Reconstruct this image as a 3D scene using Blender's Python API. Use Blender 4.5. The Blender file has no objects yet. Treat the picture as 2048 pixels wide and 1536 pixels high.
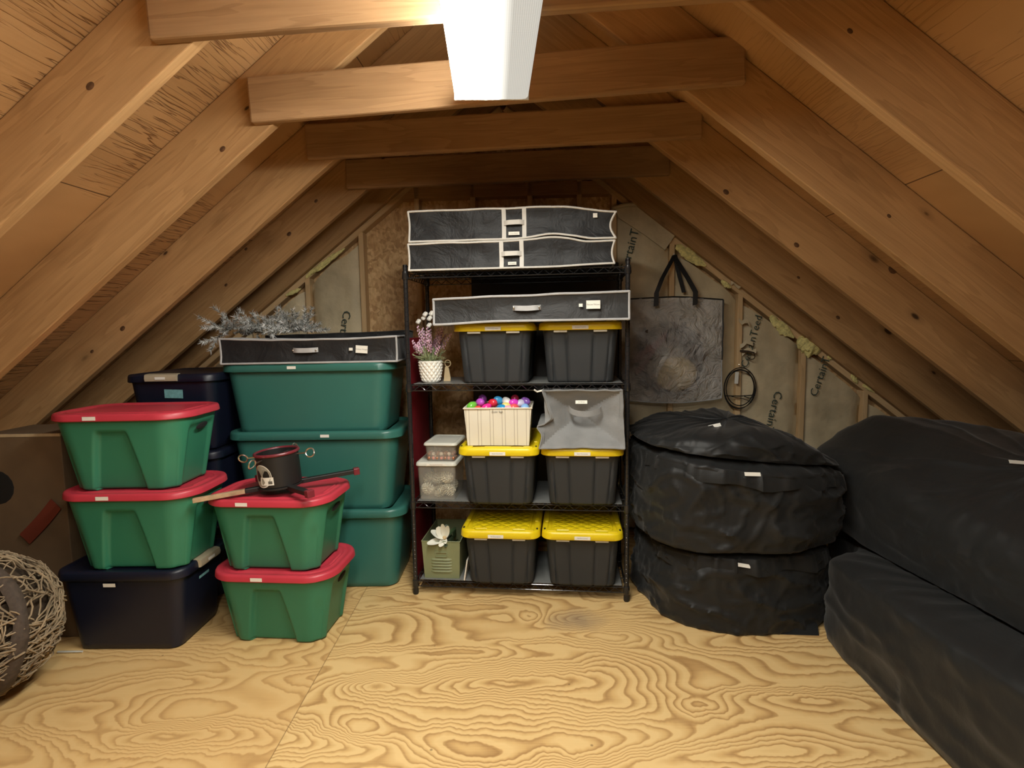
import bpy, bmesh, math, random
from math import sin, cos, pi, sqrt, atan2, radians
from mathutils import Vector, Matrix, noise, Euler

random.seed(7)
SC = bpy.context.scene
COL = SC.collection

# ------------------------------------------------------------------ camera model
F_PX, PITCH, ROLL, EYE = 1100.0, 0.096, 0.016, 1.5


def ray(u, v):
    a0, b0 = u - 1024, v - 768
    a = a0 * cos(ROLL) - b0 * sin(ROLL)
    b = a0 * sin(ROLL) + b0 * cos(ROLL)
    fw = Vector((0, cos(PITCH), -sin(PITCH)))
    up = Vector((0, sin(PITCH), cos(PITCH)))
    return Vector((a / F_PX, 0, 0)) + fw - up * (b / F_PX)


def at(u, v, Y):
    d = ray(u, v)
    return d * (Y / d.y) + Vector((0, 0, EYE))


def make_camera():
    cd = bpy.data.cameras.new('camera')
    cd.sensor_width = 36
    cd.lens = F_PX / 2048 * 36
    cd.clip_start = 0.02
    cam = bpy.data.objects.new('camera', cd)
    COL.objects.link(cam)
    fw = Vector((0, cos(PITCH), -sin(PITCH)))
    up0 = Vector((0, sin(PITCH), cos(PITCH)))
    r0 = Vector((1, 0, 0))
    right = r0 * cos(ROLL) - up0 * sin(ROLL)
    up = r0 * sin(ROLL) + up0 * cos(ROLL)
    m = Matrix((right, up, -fw)).transposed().to_4x4()
    m.translation = (0, 0, EYE)
    cam.matrix_world = m
    SC.camera = cam


make_camera()

# ------------------------------------------------------------------ attic frame
PSI, SKEW = 0.027, 0.043
RD = Vector((sin(PSI), cos(PSI), 0))
FD = Vector((1, -SKEW, 0)).normalized()


def W(q, Y, z):
    return RD * Y + FD * q + Vector((0, 0, z))


ZL, ZR, MS = 3.198, 2.974, 0.785          # underside of the rafters: z = ZL + MS*q (left), ZR - MS*q (right)
QA = (ZR - ZL) / (2 * MS)
ZA = ZL + MS * QA
TH = math.atan(MS)


def roof_z(q):
    return ZL + MS * q if q < QA else ZR - MS * q


# ------------------------------------------------------------------ mesh builder
class MB:
    def __init__(s):
        s.v = []
        s.f = []

    def add(s, vs, fs):
        o = len(s.v)
        s.v += [Vector(p) for p in vs]
        s.f += [tuple(i + o for i in f) for f in fs]

    def box(s, c, d, rot=None):
        hx, hy, hz = d[0] / 2, d[1] / 2, d[2] / 2
        vs = [Vector((x, y, z)) for x in (-hx, hx) for y in (-hy, hy) for z in (-hz, hz)]
        if rot is not None:
            R = rot if isinstance(rot, Matrix) else Euler(rot).to_matrix()
            vs = [R @ p for p in vs]
        c = Vector(c)
        s.add([p + c for p in vs], [(0, 1, 3, 2), (4, 6, 7, 5), (0, 4, 5, 1), (2, 3, 7, 6), (0, 2, 6, 4), (1, 5, 7, 3)])

    def loft(s, rings, cap0=True, cap1=True, closed=True):
        n = len(rings[0])
        vs = [p for r in rings for p in r]
        fs = []
        m = n if closed else n - 1
        for i in range(len(rings) - 1):
            for j in range(m):
                k = (j + 1) % n
                fs.append((i * n + j, i * n + k, (i + 1) * n + k, (i + 1) * n + j))
        if cap0:
            fs.append(tuple(range(n - 1, -1, -1)))
        if cap1:
            b = (len(rings) - 1) * n
            fs.append(tuple(b + j for j in range(n)))
        s.add(vs, fs)

    def tube(s, pts, r, n=7, closed=False, cap=True):
        pts = [Vector(p) for p in pts]
        rs = r if isinstance(r, (list, tuple)) else [r] * len(pts)
        rings = []
        up = None
        N = len(pts)
        for i, p in enumerate(pts):
            if closed:
                t = pts[(i + 1) % N] - pts[i - 1]
            else:
                t = pts[min(i + 1, N - 1)] - pts[max(i - 1, 0)]
            if t.length < 1e-9:
                t = Vector((0, 0, 1))
            t.normalize()
            if up is None:
                up = t.orthogonal().normalized()
            up = (up - t * up.dot(t))
            up = up.normalized() if up.length > 1e-6 else t.orthogonal().normalized()
            b = t.cross(up)
            rings.append([p + (up * cos(2 * pi * k / n) + b * sin(2 * pi * k / n)) * rs[i] for k in range(n)])
        if closed:
            rings.append(rings[0])
            s.loft(rings, False, False)
        else:
            s.loft(rings, cap, cap)

    def lathe(s, prof, n=32, c=(0, 0, 0), f=None):
        c = Vector(c)
        rings = []
        for i, (r, z) in enumerate(prof):
            ring = []
            for k in range(n):
                a = 2 * pi * k / n
                rr = r + (f(a, z) if f else 0)
                ring.append(c + Vector((rr * cos(a), rr * sin(a), z)))
            rings.append(ring)
        s.loft(rings)

    def ell(s, c, r, nu=12, nv=8, rot=None):
        rings = []
        R = Euler(rot).to_matrix() if rot is not None else Matrix.Identity(3)
        c = Vector(c)
        for i in range(nv + 1):
            th = pi * (0.02 + 0.96 * i / nv)
            rings.append([c + R @ Vector((r[0] * sin(th) * cos(2 * pi * k / nu), r[1] * sin(th) * sin(2 * pi * k / nu), -r[2] * cos(th))) for k in range(nu)])
        s.loft(rings)

    def ribbon(s, pts, w, t=0.002):
        """a strap: pts with a width direction vector w and thickness t"""
        pts = [Vector(p) for p in pts]
        w = Vector(w) / 2
        rings = []
        for i, p in enumerate(pts):
            d = (pts[min(i + 1, len(pts) - 1)] - pts[max(i - 1, 0)]).normalized()
            nn = d.cross(w).normalized() * (t / 2)
            rings.append([p - w - nn, p + w - nn, p + w + nn, p - w + nn])
        s.loft(rings)

    def build(s, name, m, parent=None, smooth=35, fix=True):
        me = bpy.data.meshes.new(name)
        me.from_pydata([tuple(p) for p in s.v], [], s.f)
        if fix:
            b = bmesh.new()
            b.from_mesh(me)
            bmesh.ops.recalc_face_normals(b, faces=b.faces)
            b.to_mesh(me)
            b.free()
        me.materials.append(m)
        if smooth:
            me.shade_smooth()
            me.set_sharp_from_angle(angle=radians(smooth))
        o = bpy.data.objects.new(name, me)
        COL.objects.link(o)
        if parent is not None:
            o.parent = parent
        return o


def tag(o, label=None, cat=None, group=None, kind=None):
    if label:
        o['label'] = label
    if cat:
        o['category'] = cat
    if group:
        o['group'] = group
    if kind:
        o['kind'] = kind
    return o


def thing(name, label, cat, loc=(0, 0, 0), rz=0.0, group=None, kind=None):
    o = bpy.data.objects.new(name, None)
    o.empty_display_size = 0.05
    COL.objects.link(o)
    o.location = loc
    o.rotation_euler = (0, 0, rz)
    return tag(o, label, cat, group, kind)


def dup(o, parent=None):
    c = o.copy()
    COL.objects.link(c)
    if parent is not None:
        c.parent = parent
    for ch in list(o.children):
        dup(ch, c)
    return c


def bevel(o, w=0.003, n=2):
    md = o.modifiers.new('bevel', 'BEVEL')
    md.width = w
    md.segments = n
    md.limit_method = 'ANGLE'
    md.angle_limit = radians(40)
    return o


# ------------------------------------------------------------------ materials
def new_mat(name):
    m = bpy.data.materials.new(name)
    m.use_nodes = True
    nt = m.node_tree
    b = nt.nodes['Principled BSDF']
    return m, nt, b


def N(nt, typ, **kw):
    n = nt.nodes.new(typ)
    for k, v in kw.items():
        if k in n.inputs.keys() if hasattr(n.inputs, 'keys') else False:
            n.inputs[k].default_value = v
        else:
            setattr(n, k, v)
    return n


def L(nt, a, b):
    nt.links.new(a, b)


def math_n(nt, op, a, b=None, c=None):
    n = nt.nodes.new('ShaderNodeMath')
    n.operation = op
    for i, x in enumerate((a, b, c)):
        if x is None:
            continue
        if isinstance(x, (int, float)):
            n.inputs[i].default_value = x
        else:
            nt.links.new(x, n.inputs[i])
    return n.outputs[0]


def ramp(nt, fac, stops, interp='LINEAR'):
    n = nt.nodes.new('ShaderNodeValToRGB')
    n.color_ramp.interpolation = interp
    e = n.color_ramp.elements
    while len(e) < len(stops):
        e.new(0.5)
    for i, (p, c) in enumerate(stops):
        e[i].position = p
        e[i].color = (c, c, c, 1) if isinstance(c, (int, float)) else (*c, 1)
    nt.links.new(fac, n.inputs[0])
    return n.outputs[0]


def mixc(nt, fac, a, b, blend='MIX'):
    n = nt.nodes.new('ShaderNodeMix')
    n.data_type = 'RGBA'
    n.blend_type = blend
    if isinstance(fac, (int, float)):
        n.inputs[0].default_value = fac
    else:
        nt.links.new(fac, n.inputs[0])
    for i, x in ((6, a), (7, b)):
        if isinstance(x, tuple):
            n.inputs[i].default_value = (*x, 1)
        else:
            nt.links.new(x, n.inputs[i])
    return n.outputs[2]


def coords(nt, scale=(1, 1, 1), rnd=0.0, rot=(0, 0, 0), loc=(0, 0, 0)):
    tc = nt.nodes.new('ShaderNodeTexCoord')
    src = tc.outputs['Object']
    if rnd:
        oi = nt.nodes.new('ShaderNodeObjectInfo')
        cb = nt.nodes.new('ShaderNodeCombineXYZ')
        r1 = math_n(nt, 'MULTIPLY', oi.outputs['Random'], rnd)
        r2 = math_n(nt, 'MULTIPLY', oi.outputs['Random'], rnd * 1.7)
        nt.links.new(r1, cb.inputs[0])
        nt.links.new(r2, cb.inputs[1])
        nt.links.new(r1, cb.inputs[2])
        ad = nt.nodes.new('ShaderNodeVectorMath')
        ad.operation = 'ADD'
        nt.links.new(src, ad.inputs[0])
        nt.links.new(cb.outputs[0], ad.inputs[1])
        src = ad.outputs[0]
    mp = nt.nodes.new('ShaderNodeMapping')
    mp.inputs['Scale'].default_value = scale
    mp.inputs['Rotation'].default_value = rot
    mp.inputs['Location'].default_value = loc
    nt.links.new(src, mp.inputs[0])
    return mp.outputs[0]


def noise_n(nt, vec, scale=5, detail=3, rough=0.5, dist=0.0, out=0):
    n = nt.nodes.new('ShaderNodeTexNoise')
    n.inputs['Scale'].default_value = scale
    n.inputs['Detail'].default_value = detail
    n.inputs['Roughness'].default_value = rough
    n.inputs['Distortion'].default_value = dist
    nt.links.new(vec, n.inputs['Vector'])
    return n.outputs[out]


def bump_n(nt, b, h, strength=0.3, dist=0.01):
    n = nt.nodes.new('ShaderNodeBump')
    n.inputs['Strength'].default_value = strength
    n.inputs['Distance'].default_value = dist
    nt.links.new(h, n.inputs['Height'])
    nt.links.new(n.outputs[0], b.inputs['Normal'])


def plain(name, col, rough=0.5, var=0.12, scale=6.0, bump=0.0, bscale=150.0, metal=0.0, spec=0.5, sheen=0.0, bd=0.002, detail=4):
    m, nt, b = new_mat(name)
    v = coords(nt)
    f = noise_n(nt, v, scale, 4)
    lo = tuple(c * (1 - var) for c in col)
    hi = tuple(min(1, c * (1 + var)) for c in col)
    c = ramp(nt, f, [(0.3, lo), (0.7, hi)])
    L(nt, c, b.inputs['Base Color'])
    b.inputs['Roughness'].default_value = rough
    b.inputs['Metallic'].default_value = metal
    b.inputs['Specular IOR Level'].default_value = spec
    if sheen:
        b.inputs['Sheen Weight'].default_value = sheen
    if bump:
        bump_n(nt, b, noise_n(nt, v, bscale, detail), bump, bd)
    return m


def wood(name, light, dark, knotty=1.0, rough=0.62):
    m, nt, b = new_mat(name)
    v = coords(nt, (0.55, 7, 7), rnd=9)
    g = noise_n(nt, v, 1.6, 3, 0.55, 0.6)
    rings = math_n(nt, 'FRACT', math_n(nt, 'MULTIPLY', g, 7.0))
    grain = ramp(nt, rings, [(0.0, 0.15), (0.75, 0.75), (0.92, 1.0), (1.0, 0.2)])
    v2 = coords(nt, (3, 110, 110), rnd=5)
    fine = noise_n(nt, v2, 1.0, 3, 0.6)
    v3 = coords(nt, (0.8, 2.2, 2.2), rnd=3)
    blot = noise_n(nt, v3, 1.5, 3)
    f = math_n(nt, 'ADD', math_n(nt, 'MULTIPLY', grain, 0.32), math_n(nt, 'MULTIPLY', fine, 0.42))
    f = math_n(nt, 'ADD', f, math_n(nt, 'MULTIPLY', math_n(nt, 'SUBTRACT', blot, 0.5), 0.9))
    c = ramp(nt, f, [(0.1, light), (0.85, dark)])
    # knots
    vk = coords(nt, (2.1, 4.6, 4.6), rnd=7)
    vo = nt.nodes.new('ShaderNodeTexVoronoi')
    vo.inputs['Scale'].default_value = 1.0
    L(nt, vk, vo.inputs['Vector'])
    sep = nt.nodes.new('ShaderNodeSeparateColor')
    L(nt, vo.outputs['Color'], sep.inputs[0])
    size = math_n(nt, 'MULTIPLY', sep.outputs[0], 0.12 * knotty)
    kd = math_n(nt, 'DIVIDE', vo.outputs['Distance'], math_n(nt, 'ADD', size, 0.012))
    core = ramp(nt, kd, [(0.62, 1.0), (1.0, 0.0)])
    halo = ramp(nt, math_n(nt, 'MULTIPLY', kd, 0.45), [(0.3, 1.0), (1.0, 0.0)])
    c = mixc(nt, math_n(nt, 'MULTIPLY', halo, 0.45), c, tuple(x * 0.62 for x in dark))
    c = mixc(nt, math_n(nt, 'MULTIPLY', core, 0.92), c, (0.035, 0.016, 0.007))
    L(nt, c, b.inputs['Base Color'])
    b.inputs['Roughness'].default_value = rough
    b.inputs['Specular IOR Level'].default_value = 0.3
    bump_n(nt, b, math_n(nt, 'ADD', fine, math_n(nt, 'MULTIPLY', grain, 0.6)), 0.25, 0.002)
    return m


MAT = {}
MAT['rafter'] = wood('rafter_pine', (0.50, 0.300, 0.135), (0.28, 0.147, 0.057))
MAT['tie'] = wood('tie_pine', (0.41, 0.250, 0.125), (0.22, 0.120, 0.055), 1.1)
MAT['stud'] = wood('stud_pine', (0.72, 0.51, 0.28), (0.50, 0.32, 0.155), 0.6)


def floor_mat():
    m, nt, b = new_mat('fir_plywood_floor')
    tc = nt.nodes.new('ShaderNodeTexCoord')
    sp = nt.nodes.new('ShaderNodeSeparateXYZ')
    L(nt, tc.outputs['Object'], sp.inputs[0])
    x, y = sp.outputs[0], sp.outputs[1]
    sheet = math_n(nt, 'FLOOR', math_n(nt, 'DIVIDE', math_n(nt, 'ADD', x, 0.88), 2.44))
    row = math_n(nt, 'FLOOR', math_n(nt, 'DIVIDE', math_n(nt, 'ADD', y, 0.55), 1.22))
    zz = math_n(nt, 'ADD', math_n(nt, 'MULTIPLY', sheet, 3.7), 2.3)
    cb = nt.nodes.new('ShaderNodeCombineXYZ')
    # wobble so that the cathedral lines zig and zag
    wv = nt.nodes.new('ShaderNodeCombineXYZ')
    L(nt, math_n(nt, 'MULTIPLY', x, 9.0), wv.inputs[0])
    L(nt, math_n(nt, 'MULTIPLY', y, 5.0), wv.inputs[1])
    L(nt, zz, wv.inputs[2])
    wob = noise_n(nt, wv.outputs[0], 1.0, 3, 0.55)
    L(nt, math_n(nt, 'MULTIPLY', x, 0.70), cb.inputs[0])
    L(nt, math_n(nt, 'ADD', math_n(nt, 'MULTIPLY', y, 2.1), math_n(nt, 'MULTIPLY', wob, 0.16)), cb.inputs[1])
    L(nt, zz, cb.inputs[2])
    h = noise_n(nt, cb.outputs[0], 1.35, 1.2, 0.45, 0.35)
    # explicit figure: eyes of the veneer at the places the photograph shows them
    for (ex, ey, sx, sy, amp) in ((0.30, 2.18, 0.34, 0.11, 0.24), (1.10, 1.98, 0.30, 0.10, 0.30), (-0.62, 2.22, 0.09, 0.05, 0.22), (-0.62, 1.98, 0.10, 0.055, -0.22), (-1.25, 1.93, 0.36, 0.06, 0.20), (0.08, 2.78, 0.06, 0.045, -0.18), (0.09, 1.78, 0.07, 0.05, 0.2), (0.72, 2.07, 0.09, 0.045, -0.2), (1.12, 2.5, 0.4, 0.06, 0.12)):
        dx = math_n(nt, 'DIVIDE', math_n(nt, 'SUBTRACT', x, ex), sx)
        dy = math_n(nt, 'DIVIDE', math_n(nt, 'SUBTRACT', math_n(nt, 'ADD', y, math_n(nt, 'MULTIPLY', math_n(nt, 'SUBTRACT', wob, 0.5), 0.10)), ey), sy)
        d2 = math_n(nt, 'ADD', math_n(nt, 'MULTIPLY', dx, dx), math_n(nt, 'MULTIPLY', dy, dy))
        gz = math_n(nt, 'EXPONENT', math_n(nt, 'MULTIPLY', d2, -0.5))
        h = math_n(nt, 'ADD', h, math_n(nt, 'MULTIPLY', gz, amp * 0.8))
    ph = math_n(nt, 'FRACT', math_n(nt, 'MULTIPLY', h, 25.0))
    band = ramp(nt, ph, [(0.0, 0.05), (0.30, 0.0), (0.62, 0.55), (0.86, 1.0), (0.95, 0.75), (1.0, 0.08)])
    # fibres
    fv = nt.nodes.new('ShaderNodeCombineXYZ')
    L(nt, math_n(nt, 'MULTIPLY', x, 7.0), fv.inputs[0])
    L(nt, math_n(nt, 'MULTIPLY', y, 170.0), fv.inputs[1])
    L(nt, zz, fv.inputs[2])
    fib = noise_n(nt, fv.outputs[0], 1.0, 3, 0.6)
    bl = nt.nodes.new('ShaderNodeCombineXYZ')
    L(nt, math_n(nt, 'MULTIPLY', x, 1.3), bl.inputs[0])
    L(nt, math_n(nt, 'MULTIPLY', y, 3.0), bl.inputs[1])
    L(nt, zz, bl.inputs[2])
    blot = noise_n(nt, bl.outputs[0], 1.2, 3)
    f = math_n(nt, 'ADD', math_n(nt, 'MULTIPLY', band, 0.80), math_n(nt, 'MULTIPLY', math_n(nt, 'SUBTRACT', fib, 0.5), 0.35))
    f = math_n(nt, 'ADD', f, math_n(nt, 'MULTIPLY', math_n(nt, 'SUBTRACT', blot, 0.5), 0.45))
    c = ramp(nt, f, [(0.0, (0.70, 0.495, 0.225)), (0.45, (0.60, 0.39, 0.16)), (1.0, (0.31, 0.165, 0.058))])
    # left sheet a little redder
    isl = math_n(nt, 'LESS_THAN', x, -0.88)
    c = mixc(nt, math_n(nt, 'MULTIPLY', isl, 0.35), c, (0.60, 0.37, 0.15))
    # seams
    d1 = math_n(nt, 'ABSOLUTE', math_n(nt, 'ADD', x, 0.88))
    s1 = math_n(nt, 'LESS_THAN', d1, 0.0022)
    c = mixc(nt, math_n(nt, 'MULTIPLY', s1, 0.6), c, (0.16, 0.085, 0.03))
    # bluish grey scuff in front of the shelf
    ev = nt.nodes.new('ShaderNodeVectorMath')
    ev.operation = 'DISTANCE'
    cbx = nt.nodes.new('ShaderNodeCombineXYZ')
    L(nt, x, cbx.inputs[0])
    L(nt, math_n(nt, 'MULTIPLY', y, 1.25), cbx.inputs[1])
    L(nt, cbx.outputs[0], ev.inputs[0])
    ev.inputs[1].default_value = (0.315, 2.74 * 1.25, 0)
    sm = math_n(nt, 'ADD', ev.outputs['Value'], math_n(nt, 'MULTIPLY', math_n(nt, 'SUBTRACT', wob, 0.5), 0.22))
    smf = ramp(nt, sm, [(0.03, 0.55), (0.17, 0.0)])
    c = mixc(nt, smf, c, (0.22, 0.17, 0.13))
    # plugs and little dark nicks
    vn = nt.nodes.new('ShaderNodeTexVoronoi')
    vn.inputs['Scale'].default_value = 5.0
    L(nt, tc.outputs['Object'], vn.inputs['Vector'])
    nick = ramp(nt, vn.outputs['Distance'], [(0.018, 1.0), (0.035, 0.0)])
    c = mixc(nt, math_n(nt, 'MULTIPLY', nick, 0.6), c, (0.12, 0.06, 0.025))
    L(nt, c, b.inputs['Base Color'])
    b.inputs['Roughness'].default_value = 0.55
    b.inputs['Specular IOR Level'].default_value = 0.3
    bump_n(nt, b, math_n(nt, 'ADD', fib, band), 0.12, 0.0015)
    return m


MAT['floor'] = floor_mat()


def sheath_mat(name, amount):
    # object x: down the slope, object y: along the ridge; the rough fir face runs along the ridge
    m, nt, b = new_mat(name)
    v = coords(nt, (17, 1.0, 1))
    w = noise_n(nt, v, 2.2, 2, 0.5, 0.15)
    ph = math_n(nt, 'FRACT', math_n(nt, 'MULTIPLY', w, 4.0))
    crack = ramp(nt, ph, [(0.0, 0.0), (0.80, 0.12), (0.93, 1.0), (1.0, 0.1)])
    pv = coords(nt, (1.0, 1.7, 1))
    patch = noise_n(nt, pv, 1.0, 2)
    pm = ramp(nt, patch, [(0.42, 0.0), (0.56, 1.0)])
    ck = math_n(nt, 'MULTIPLY', math_n(nt, 'MULTIPLY', crack, pm), amount)
    blot = noise_n(nt, coords(nt, (2, 1, 1)), 1.4, 3)
    c = ramp(nt, blot, [(0.3, (0.35, 0.192, 0.080)), (0.7, (0.47, 0.275, 0.122))])
    c = mixc(nt, math_n(nt, 'MULTIPLY', ck, 0.75), c, (0.13, 0.055, 0.02))
    tc = nt.nodes.new('ShaderNodeTexCoord')
    sp = nt.nodes.new('ShaderNodeSeparateXYZ')
    L(nt, tc.outputs['Object'], sp.inputs[0])
    sx = math_n(nt, 'FRACT', math_n(nt, 'DIVIDE', math_n(nt, 'ADD', sp.outputs[0], 0.33), 1.22))
    seam = math_n(nt, 'LESS_THAN', sx, 0.004)
    c = mixc(nt, math_n(nt, 'MULTIPLY', seam, 0.85), c, (0.05, 0.022, 0.01))
    L(nt, c, b.inputs['Base Color'])
    b.inputs['Roughness'].default_value = 0.7
    b.inputs['Specular IOR Level'].default_value = 0.25
    bump_n(nt, b, math_n(nt, 'MULTIPLY', ck, -1.0), 0.8, 0.006)
    return m


MAT['sheath_left'] = sheath_mat('rough_roof_plywood', 1.0)
MAT['sheath_right'] = sheath_mat('smooth_roof_plywood', 0.22)


def osb_mat():
    m, nt, b = new_mat('osb_board')
    v = coords(nt, (1, 1, 1))
    nz = noise_n(nt, v, 6, 2, out=1)
    mx = nt.nodes.new('ShaderNodeMix')
    mx.data_type = 'VECTOR'
    mx.inputs[0].default_value = 0.12
    L(nt, v, mx.inputs[4])
    L(nt, nz, mx.inputs[5])
    vo = nt.nodes.new('ShaderNodeTexVoronoi')
    vo.inputs['Scale'].default_value = 42
    L(nt, mx.outputs[1], vo.inputs['Vector'])
    sep = nt.nodes.new('ShaderNodeSeparateColor')
    L(nt, vo.outputs['Color'], sep.inputs[0])
    st = noise_n(nt, coords(nt, (60, 14, 22), rot=(0, 0.6, 0)), 1, 4)
    f = math_n(nt, 'ADD', math_n(nt, 'MULTIPLY', sep.outputs[0], 0.42), math_n(nt, 'MULTIPLY', st, 0.8))
    c = ramp(nt, f, [(0.15, (0.30, 0.165, 0.07)), (0.5, (0.56, 0.34, 0.155)), (0.9, (0.80, 0.57, 0.30))])
    L(nt, c, b.inputs['Base Color'])
    b.inputs['Roughness'].default_value = 0.7
    bump_n(nt, b, f, 0.5, 0.004)
    return m


MAT['osb'] = osb_mat()
MAT['kraft'] = plain('kraft_facing', (0.56, 0.465, 0.30), 0.6, 0.2, 5, 0.5, 22, bd=0.01)
MAT['fibre'] = plain('yellow_fibreglass', (0.80, 0.72, 0.30), 0.95, 0.25, 60, 0.8, 120, bd=0.006)
MAT['print'] = plain('facing_print', (0.05, 0.075, 0.06), 0.7)
MAT['gtote'] = plain('green_tote_plastic', (0.030, 0.190, 0.108), 0.42, 0.06, 3, 0.12, 420, spec=0.45)
MAT['redlid'] = plain('red_lid_plastic', (0.50, 0.038, 0.062), 0.40, 0.06, 4, 0.12, 420)
MAT['bigtote'] = plain('teal_tote_plastic', (0.034, 0.150, 0.125), 0.36, 0.06, 3, 0.10, 420)
MAT['navy'] = plain('navy_tote_plastic', (0.005, 0.0075, 0.020), 0.42, 0.1, 3, 0.1, 420)
MAT['blacktote'] = plain('black_tote_plastic', (0.030, 0.034, 0.038), 0.55, 0.08, 4, 0.2, 380, spec=0.35)


def yellow_mat():
    m, nt, b = new_mat('yellow_lid_plastic')
    L(nt, ramp(nt, noise_n(nt, coords(nt), 4, 3), [(0.3, (0.74, 0.56, 0.006)), (0.7, (0.81, 0.63, 0.012))]), b.inputs['Base Color'])
    b.inputs['Roughness'].default_value = 0.38
    return m


MAT['yellow'] = yellow_mat()


def diamond_mat():
    m, nt, b = new_mat('yellow_diamond_panel')
    b.inputs['Base Color'].default_value = (0.78, 0.60, 0.008, 1)
    b.inputs['Roughness'].default_value = 0.36
    v = coords(nt, (1, 1, 1), rot=(0, 0, pi / 4))
    sp = nt.nodes.new('ShaderNodeSeparateXYZ')
    L(nt, v, sp.inputs[0])
    a = math_n(nt, 'ABSOLUTE', math_n(nt, 'SINE', math_n(nt, 'MULTIPLY', sp.outputs[0], 68)))
    c = math_n(nt, 'ABSOLUTE', math_n(nt, 'SINE', math_n(nt, 'MULTIPLY', sp.outputs[1], 68)))
    bump_n(nt, b, math_n(nt, 'MINIMUM', a, c), 1.0, 0.006)
    return m


MAT['diamond'] = diamond_mat()


def nylon(name, col, rough=0.45, wr=0.5, sc=7.0):
    m, nt, b = new_mat(name)
    v = coords(nt)
    w = noise_n(nt, v, sc, 5, 0.6, 0.8)
    L(nt, ramp(nt, noise_n(nt, v, 3, 3), [(0.3, tuple(c * 0.85 for c in col)), (0.7, tuple(c * 1.15 for c in col))]), b.inputs['Base Color'])
    b.inputs['Roughness'].default_value = rough
    b.inputs['Specular IOR Level'].default_value = 0.4
    b.inputs['Sheen Weight'].default_value = 0.08
    bump_n(nt, b, w, wr, 0.02)
    return m


MAT['nylon'] = nylon('black_nylon_bag', (0.0125, 0.0135, 0.014), 0.50, 0.30, 3.2)
MAT['nylon'].node_tree.nodes['Principled BSDF'].inputs['Specular IOR Level'].default_value = 0.28
MAT['bagcloth'] = nylon('black_fabric_box', (0.010, 0.0108, 0.0125), 0.56, 0.6, 8.0)
MAT['bagcloth2'] = nylon('charcoal_fabric_box', (0.018, 0.0184, 0.019), 0.58, 0.6, 8.0)
MAT['whitetrim'] = plain('white_webbing', (0.66, 0.65, 0.61), 0.7, 0.05, 20, 0.2, 300)
MAT['greytrim'] = plain('grey_webbing', (0.42, 0.425, 0.43), 0.7, 0.08, 20, 0.2, 300)
MAT['greycloth'] = plain('grey_fabric_bin', (0.21, 0.215, 0.215), 0.62, 0.12, 10, 0.45, 60, bd=0.004, sheen=0.1)
MAT['creamcloth'] = plain('cream_fabric', (0.70, 0.66, 0.55), 0.8, 0.04, 20, 0.2, 200)


def stripe_mat():
    m, nt, b = new_mat('cream_striped_fabric')
    v = coords(nt)
    sp = nt.nodes.new('ShaderNodeSeparateXYZ')
    L(nt, v, sp.inputs[0])
    u = math_n(nt, 'FRACT', math_n(nt, 'DIVIDE', math_n(nt, 'ADD', sp.outputs[0], 2.0 + 0.030), 0.0655))
    a1 = math_n(nt, 'LESS_THAN', math_n(nt, 'ABSOLUTE', math_n(nt, 'SUBTRACT', u, 0.36)), 0.022)
    a2 = math_n(nt, 'LESS_THAN', math_n(nt, 'ABSOLUTE', math_n(nt, 'SUBTRACT', u, 0.62)), 0.022)
    f = math_n(nt, 'MAXIMUM', a1, a2)
    c = mixc(nt, math_n(nt, 'MULTIPLY', f, 0.75), (0.72, 0.68, 0.56), (0.30, 0.25, 0.18))
    L(nt, c, b.inputs['Base Color'])
    b.inputs['Roughness'].default_value = 0.8
    bump_n(nt, b, noise_n(nt, v, 30, 3), 0.25, 0.003)
    return m


MAT['stripe'] = stripe_mat()
MAT['label'] = plain('white_label', (0.80, 0.79, 0.72), 0.5, 0.03)
MAT['ink'] = plain('label_ink', (0.10, 0.095, 0.08), 0.6)
MAT['blackmetal'] = plain('black_powder_metal', (0.018, 0.018, 0.019), 0.16, 0.1, 20)
MAT['liner'] = plain('grey_shelf_liner', (0.17, 0.175, 0.17), 0.42, 0.1, 20)
MAT['chrome'] = plain('zinc_steel', (0.62, 0.60, 0.55), 0.28, 0.05, metal=1.0)
MAT['maroon'] = plain('maroon_paint', (0.16, 0.018, 0.028), 0.35)
MAT['redboard'] = plain('dark_red_board', (0.19, 0.012, 0.018), 0.45, 0.15, 9)
MAT['blackpaint'] = plain('black_paint', (0.010, 0.0095, 0.0095), 0.5)
MAT['paleboard'] = plain('bare_strip_wood', (0.42, 0.29, 0.17), 0.6, 0.2, 25)
MAT['cardboard'] = plain('brown_cardboard', (0.12, 0.075, 0.037), 0.8, 0.1, 8)
MAT['cardedge'] = plain('cardboard_edge', (0.42, 0.32, 0.19), 0.8, 0.1, 30)
MAT['orange'] = plain('orange_red_cloth', (0.13, 0.022, 0.01), 0.6)
MAT['dark'] = plain('dark_interior', (0.004, 0.004, 0.004), 0.8)
MAT['twig'] = plain('bleached_vine', (0.28, 0.21, 0.13), 0.75, 0.4, 14)
MAT['twigcore'] = plain('dark_vine_core', (0.055, 0.034, 0.018), 0.9, 0.4, 30, 0.8, 80, bd=0.01)
MAT['strap'] = plain('dark_brown_strap', (0.060, 0.042, 0.030), 0.8, 0.3, 40, 0.6, 90, bd=0.004)
MAT['silver'] = plain('flocked_silver_needles', (0.72, 0.74, 0.71), 0.45, 0.4, 14)
MAT['silverdk'] = plain('grey_green_needles', (0.16, 0.17, 0.14), 0.6, 0.4, 14)
MAT['sage'] = plain('sage_green_metal', (0.215, 0.245, 0.130), 0.45, 0.06, 10, 0.1, 90)
MAT['white'] = plain('white_glaze', (0.80, 0.79, 0.73), 0.4, 0.03)
MAT['petal'] = plain('white_petal', (0.74, 0.76, 0.68), 0.6, 0.06)
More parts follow.
